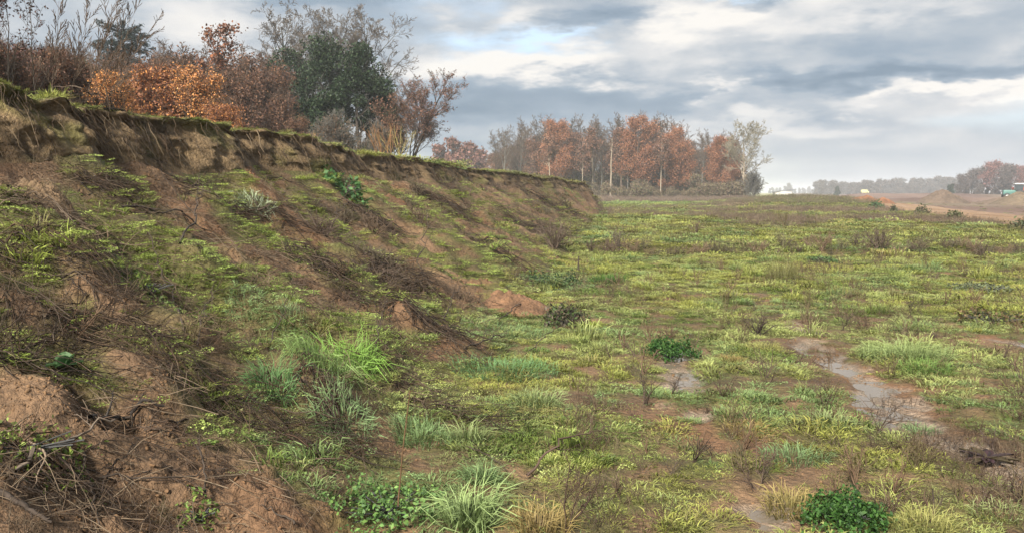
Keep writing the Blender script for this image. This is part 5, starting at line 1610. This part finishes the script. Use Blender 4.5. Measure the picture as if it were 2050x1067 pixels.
def build_dead_weeds():
    g = np.random.default_rng(1300)
    single = [
        (1135, 1064, dead_weed_mesh(1301, 4, .42, .0052, (.065, .042, .032), .18, 8, 4), 'dark curled dead weed standing at the bottom centre'),
        (1520, 670, dead_weed_mesh(1302, 16, .34, .007, (.06, .045, .038), .6, 5, 2), 'spiky dark dead weed clump at the top of the wet mud'),
        (1340, 680, dead_weed_mesh(1303, 12, .22, .005, (.10, .065, .045), .6, 5, 3), 'low brown dead weed behind the dark leafy dome'),
        (1660, 730, dead_weed_mesh(1304, 8, .24, .005, (.13, .09, .06), .35, 5, 3), 'small brown dead weed between puddle and grass mound'),
        (1390, 925, dead_weed_mesh(1305, 5, .26, .005, (.055, .04, .03), .4, 4, 2), 'thin black dead weed with one long arching twig'),
        (1480, 925, dead_weed_mesh(1306, 12, .18, .004, (.10, .085, .05), .35, 5, 2), 'olive brown dead weed in grass left of the golden tuft'),
        (1290, 810, dead_weed_mesh(1307, 5, .34, .005, (.07, .052, .04), .3, 5, 3), 'slender dark dead weed by the bare reddish ground'),
        (1130, 640, dead_weed_mesh(1308, 10, .34, .005, (.07, .05, .04), .4, 5, 3), 'brown dead weed stems growing through the bristly dark clump'),
        (1985, 900, dead_weed_mesh(1309, 5, .20, .004, (.07, .05, .04), .3, 4, 2), 'thin dead weed beside the purple brown rosette'),
        (1240, 500, dead_weed_mesh(1310, 16, .75, .012, (.12, .095, .075), .35, 6, 3), 'tall grey brown dead shrub in the ditch line nearest the bank'),
        (1110, 498, dead_weed_mesh(1311, 40, 1.0, .012, (.115, .085, .065), .5, 6, 3), 'dense grey brown bush at the bank toe by the ditch line'),
        (1395, 470, dead_weed_mesh(1312, 12, .7, .012, (.12, .085, .06), .4, 6, 3), 'brown dead bush alone on the field beyond the ditch line'),
        (1570, 455, dead_weed_mesh(1313, 14, .95, .014, (.12, .095, .05), .35, 6, 3), 'olive brown dead bush standing alone far out on the field'),
        (1950, 610, dead_weed_mesh(1314, 12, .35, .006, (.13, .08, .05), .5, 5, 3), 'reddish brown dead weed left of the olive brown clump'),
        (1620, 655, dead_weed_mesh(1315, 14, .30, .006, (.12, .085, .055), .5, 5, 2), 'tawny dead weed above the upper puddle'),
    ]
    for u, v, me, lab in single:
        tag(link('dead_weed', me, None, spot(u, v) - [0, 0, .01]), lab, 'dead weed', 'dead weeds')
    # row of dead bushes along the shallow ditch
    tones = ('brown', 'dark grey brown', 'tawny', 'olive brown')
    kinds = [dead_weed_mesh(1320 + i, 16, .55, .010, c, .45, 6, 3) for i, c in enumerate(((.13, .09, .065), (.105, .078, .06), (.165, .115, .075), (.10, .085, .055)))]
    for k in range(46):
        u = 1165 + 960 * (k + g.uniform(0, 1)) / 46; y = 23.4 + g.normal(0, .5) + 1.2 * (k > 22) * g.uniform(0, 1)
        x = at_dist(u, y)
        kk = int(g.integers(0, 4))
        o = link('dead_bush', kinds[kk], None, (x, y, float(ground_z(x, y)) - .02))
        o.rotation_euler = (0, 0, g.uniform(0, 6.28)); s = g.uniform(.55, 1.2) * (1.2 if 1650 < u < 1950 else .9); o.scale = (s * 1.1, s * 1.1, s)
        part = 'left' if u < 1480 else 'middle' if u < 1800 else 'right'
        tag(o, f'{tones[kk]} low dead bush in the {part} third of the ditch line', 'dead bush', f'{tones[kk]} bushes in the {part} ditch line')
    # single weeds dotted over the field
    km = [dead_weed_mesh(1330 + i, n, .26, .0042, c, sp, 5, 3) for i, (n, c, sp) in enumerate(((5, (.085, .06, .045), .35), (7, (.13, .085, .055), .4), (4, (.06, .045, .036), .25), (9, (.115, .09, .05), .5)))]
    n = 0
    while n < 120:
        y = math.exp(g.uniform(math.log(4.2), math.log(21))); x = g.uniform(-.02, .53) * y
        if x < float(toe(y)) + .1 or float(wet_path(x, y)) > .4: continue
        o = link('dead_weed', km[g.integers(0, 4)], None, (x, y, float(ground_z(x, y)) - .01))
        o.rotation_euler = (0, 0, g.uniform(0, 6.28)); s = g.uniform(.5, 1.15) + .02 * y; o.scale = (s, s, s * g.uniform(.8, 1.2))
        tag(o, 'thin dead weed stalks dotted through the field grass', 'dead weed', 'dead weeds dotted over the field'); n += 1
    n = 0
    while n < 60:
        y = math.exp(g.uniform(math.log(3.0), math.log(60))); x = g.uniform(float(foot_x(y)) + .3, float(toe(y)) - .3)
        o = link('dead_weed', km[g.integers(0, 4)], None, (x, y, float(ground_z(x, y)) - .01))
        o.rotation_euler = (g.normal(0, .2), .35, g.uniform(-.6, .6)); s = g.uniform(.6, 1.1) + .03 * y; o.scale = (s, s, s)
        tag(o, 'thin dead weed stalks growing out of the bank slope', 'dead weed', 'dead weeds dotted over the bank'); n += 1


build_dead_weeds()


def build_bank_bushes():
    g = np.random.default_rng(1360)
    kinds = [dead_weed_mesh(1361 + i, 22, .50, .009, c, .7, 6, 3) for i, c in enumerate(((.085, .062, .048), (.12, .085, .06), (.10, .08, .055)))]
    tones = ('dark', 'reddish brown', 'greyish brown')
    n = 0
    while n < 70:
        y = math.exp(g.uniform(math.log(9), math.log(95))); x = g.uniform(float(foot_x(y)) + .1, float(toe(y)) - .2)
        if float(pn(y * .9 + .12 * x, x * .25, 140)) < -.05: continue
        k = int(g.integers(0, 3))
        o = link('dead_bush', kinds[k], None, (x, y, float(ground_z(x, y)) - .03))
        o.rotation_euler = (g.normal(0, .15), .45, g.uniform(-.5, .5)); s = g.uniform(.6, 1.2) * (.8 + .007 * y); o.scale = (s * 1.3, s, s * .8)
        part = 'near' if y < 20 else 'middle' if y < 45 else 'farthest'
        tag(o, f'{tones[k]} dead bush on the {part} stretch of the bank', 'dead bush', f'{tones[k]} dead bushes on the {part} bank'); n += 1


build_bank_bushes()


def earth_mound(label, loc, rx, ry, h, seed, col, pointed=1.0, name='earth_mound', group=None, n=80):
    g = np.random.default_rng(seed)
    r = np.linspace(0, 1.12, 40); a = np.linspace(0, 2 * np.pi, n, endpoint=False)
    Rr, A = np.meshgrid(r, a, indexing='ij')
    w = 1 + .18 * pn(np.cos(A) * 1.5 + seed, np.sin(A) * 1.5, 5)
    X, Y = Rr * np.cos(A) * w * rx, Rr * np.sin(A) * w * ry
    prof = np.clip(1 - Rr ** (2 - .8 * pointed), -.2, 1) * (1 - .15 * Rr)
    sz = min(rx, ry)
    Z = h * prof + h * .38 * fbm(X / sz * 1.7 + seed, Y / sz * 1.7, 4, 7, .65) * np.clip(1.05 - Rr, 0, 1)
    Z = Z + ground_z(X + loc[0], Y + loc[1]) - loc[2]
    Z[-1] -= .08 * h + .03
    V = np.stack([X, Y, Z], -1).reshape(-1, 3)
    i, j = np.meshgrid(np.arange(len(r) - 1), np.arange(n), indexing='ij')
    Q = np.stack([i * n + j, (i + 1) * n + j, (i + 1) * n + (j + 1) % n, i * n + (j + 1) % n], -1).reshape(-1, 4)
    C = np.array(col) * (1 + .5 * fbm(V[:, 0] / sz * 2, V[:, 1] / sz * 2, 4, 9))[:, None]
    o = link(name, mesh(name, V, Q, None, [M_SOIL], np.clip(C, .02, 1), smooth=True), None, loc)
    return tag(o, label, 'mound', group)


p = spot(1035, 622); earth_mound('reddish brown soil mound slumped at the bank toe', p, .50, .55, .22, 1401, (.16, .088, .048), .3)
p = spot(97, 405); earth_mound('rounded brown soil lump on the upper left slope', p, .30, .32, .14, 1402, (.16, .105, .06), .3)
for u, d, rx, h, c, lab, pt in ((1888, 137, 3.9, 1.95, (.105, .075, .054), 'grey brown earth heap in the middle of the earthworks', .35), (1733, 104, 2.2, .7, (.17, .08, .042), 'orange red soil heap beside the track', .5),
                            (1769, 102, 1.9, .65, (.17, .08, .042), 'smaller orange red soil heap right of the other orange one', .8), (2052, 122, 4.2, 1.7, (.12, .09, .06), 'brown earth heap cut by the right picture edge', .6),
                            (2010, 135, 4.0, .9, (.12, .085, .06), 'low dark earth heap left of the brown heap at the right edge', .2)):
    x = at_dist(u, d)
    earth_mound(lab, np.array([x, d, float(field(x, d)) - .1]), rx, rx, h, int(u), c, pt, group='earth heaps of the earthworks')


# ------------------------------------------------------------------ far machines and buildings
def box(cx, cy, cz, sx, sy, sz, taper=1.0):
    V = np.array([[x * sx / 2 * (taper if z > 0 else 1), y * sy / 2 * (taper if z > 0 else 1), z * sz / 2] for x in (-1, 1) for y in (-1, 1) for z in (-1, 1)], float) + [cx, cy, cz]
    Q = np.array([[0, 1, 3, 2], [4, 6, 7, 5], [0, 4, 5, 1], [2, 3, 7, 6], [0, 2, 6, 4], [1, 5, 7, 3]])
    return V, Q


def solid(name, boxes, mat, parent, bevel=.05):
    V, Q, _, C = merge([(*b, None, (1, 1, 1)) for b in boxes])
    o = link(name, mesh(name, V, Q, None, [mat], C), parent)
    if bevel:
        m = o.modifiers.new('bevel', 'BEVEL'); m.width = bevel; m.segments = 2
    return o


def wheel(parent, x, y, r, w, tyre, rim):
    n = 20; a = np.arange(n) * 2 * np.pi / n
    def ring(rr, yy): return np.stack([np.cos(a) * rr, np.full(n, yy), np.sin(a) * rr], 1)
    def lathe(profile):
        V = np.concatenate([ring(*q) for q in profile]); k = len(profile)
        Q = [[i * n + j, i * n + (j + 1) % n, (i + 1) * n + (j + 1) % n, (i + 1) * n + j] for i in range(k - 1) for j in range(n)]
        return V + [x, y, r], Q
    V, Q = lathe([(r * .55, -w / 2), (r * .93, -w / 2), (r, -w * .35), (r, w * .35), (r * .93, w / 2), (r * .55, w / 2)])
    o = link('wheel', mesh('wheel', V, Q, None, [tyre], None), parent)
    V, Q = lathe([(.01, -w * .3), (r * .3, -w * .42), (r * .56, -w * .3), (r * .56, w * .3), (r * .3, w * .42), (.01, w * .3)])
    link('rim', mesh('rim', V, Q, None, [rim], None), o)


M_TYRE = plain_mat('tyre_rubber', (.03, .03, .03), .8); M_GLASS = plain_mat('dark_glass', (.04, .05, .055), .08)
M_WHITE = plain_mat('white_paint', (.46, .46, .45), .5); M_TEAL = plain_mat('teal_paint', (.06, .15, .13), .5)
M_RED = plain_mat('red_paint', (.62, .12, .07), .45); M_YEL = plain_mat('pale_yellow_paint', (.46, .45, .20), .5)
M_ROOF = plain_mat('dark_roof', (.09, .085, .10), .8); M_WALL = plain_mat('pale_wall', (.45, .42, .40), .8)


def build_far_things():
    d = 150; x = at_dist(2029, d)
    t = thing('tractor', 'green tractor with a pale cab roof working on the earthworks', 'tractor', (x, d, float(field(x, d)) + .55), math.radians(170))
    solid('body', [box(.2, 0, 1.15, 2.9, .9, .8), box(1.3, 0, 1.0, .6, .7, .7, .85)], M_TEAL, t)
    solid('cab', [box(-.75, 0, 2.0, 1.2, 1.2, 1.1, .9)], M_GLASS, t)
    solid('roof', [box(-.75, 0, 2.62, 1.5, 1.5, .22)], M_WHITE, t)
    solid('exhaust', [box(.6, .25, 1.9, .1, .1, .9)], M_TYRE, t, .02)
    for sx, sy, r in ((-.9, .85, .8), (-.9, -.85, .8), (1.15, .75, .5), (1.15, -.75, .5)): wheel(t, sx, sy, r, .45, M_TYRE, M_WHITE)
    p = spot(2029, 392)
    t2 = thing('trailer', 'red tipping trailer behind the green tractor at the right edge', 'trailer', (at_dist(2056, d + 1), d + 1, float(field(at_dist(2056, d + 1), d + 1.)) + .55), math.radians(172))
    solid('tub', [box(0, 0, 1.55, 3.8, 2.0, 1.1, 1.12)], M_RED, t2)
    solid('chassis', [box(0, 0, .85, 4.4, .8, .2), box(2.3, 0, .8, 1.0, .15, .15)], M_TYRE, t2, .03)
    for sx, sy in ((-.8, .85), (-.8, -.85), (.4, .85), (.4, -.85)): wheel(t2, sx, sy, .5, .4, M_TYRE, M_WHITE)
    d = 430; x = at_dist(1730, d)
    t = thing('van', 'small pale yellow van far off among the earthworks', 'van', (x, d, float(field(x, d)) + 1.0), 0)
    solid('body', [box(0, 0, 1.25, 3.0, 1.8, 1.5, .94), box(1.7, 0, .9, 1.0, 1.75, .8, .8)], M_YEL, t)
    solid('windscreen', [box(1.47, 0, 1.55, .1, 1.5, .6)], M_GLASS, t, .02)
    for sx, sy in ((-1, .85), (-1, -.85), (1.4, .85), (1.4, -.85)): wheel(t, sx, sy, .35, .25, M_TYRE, M_WHITE)
    d = 560; x = at_dist(1566, d)
    t = thing('van', 'tiny white van on the horizon right of the far wood', 'van', (x, d, float(field(x, d)) + .9), 0)
    solid('body', [box(0, 0, 1.15, 3.4, 1.9, 1.5, .94), box(1.9, 0, .9, 1.0, 1.8, .8, .8)], M_WHITE, t)
    solid('windscreen', [box(1.68, 0, 1.5, .1, 1.5, .6)], M_GLASS, t, .02)
    for sx, sy in ((-1, .85), (-1, -.85), (1.5, .85), (1.5, -.85)): wheel(t, sx, sy, .38, .25, M_TYRE, M_WHITE)
    d = 520; x = at_dist(1566, d)
    t = thing('shed', 'low dark shed with a long sloping roof on the horizon', 'shed', (x, d, -.2), math.radians(4))
    solid('wall', [box(0, 0, 1.1, 10, 6, 2.2)], M_WALL, t)
    V = np.array([[-7, -3.6, 1.9], [6.5, -3.6, 3.3], [6.5, 3.6, 3.3], [-7, 3.6, 1.9], [-7, -3.6, 2.2], [6.5, -3.6, 3.7], [6.5, 3.6, 3.7], [-7, 3.6, 2.2]], float)
    link('roof', mesh('roof', V, [[0, 3, 2, 1], [4, 5, 6, 7], [0, 1, 5, 4], [1, 2, 6, 5], [2, 3, 7, 6], [3, 0, 4, 7]], None, [M_ROOF]), t)


build_far_things()

# ------------------------------------------------------------------ haze
def build_haze():
    m = bpy.data.materials.new('haze_air'); m.use_nodes = True
    n = NT(m.node_tree)
    pv = n.new('ShaderNodeVolumePrincipled')
    pv.inputs['Color'].default_value = (.90, .94, 1.0, 1)
    pv.inputs['Density'].default_value = 0.00062
    pv.inputs['Anisotropy'].default_value = .1
    out = n.new('ShaderNodeOutputMaterial')
    n.t.links.new(pv.outputs[0], out.inputs['Volume'])
    S = 3300
    V, Q = box(0, 0, 10.0, 2 * S, 2 * S, 27.0)
    me = mesh('haze', V, Q, None, [m])
    tag(link('haze', me), 'thin pale autumn haze lying over the whole field', kind='stuff')


build_haze()
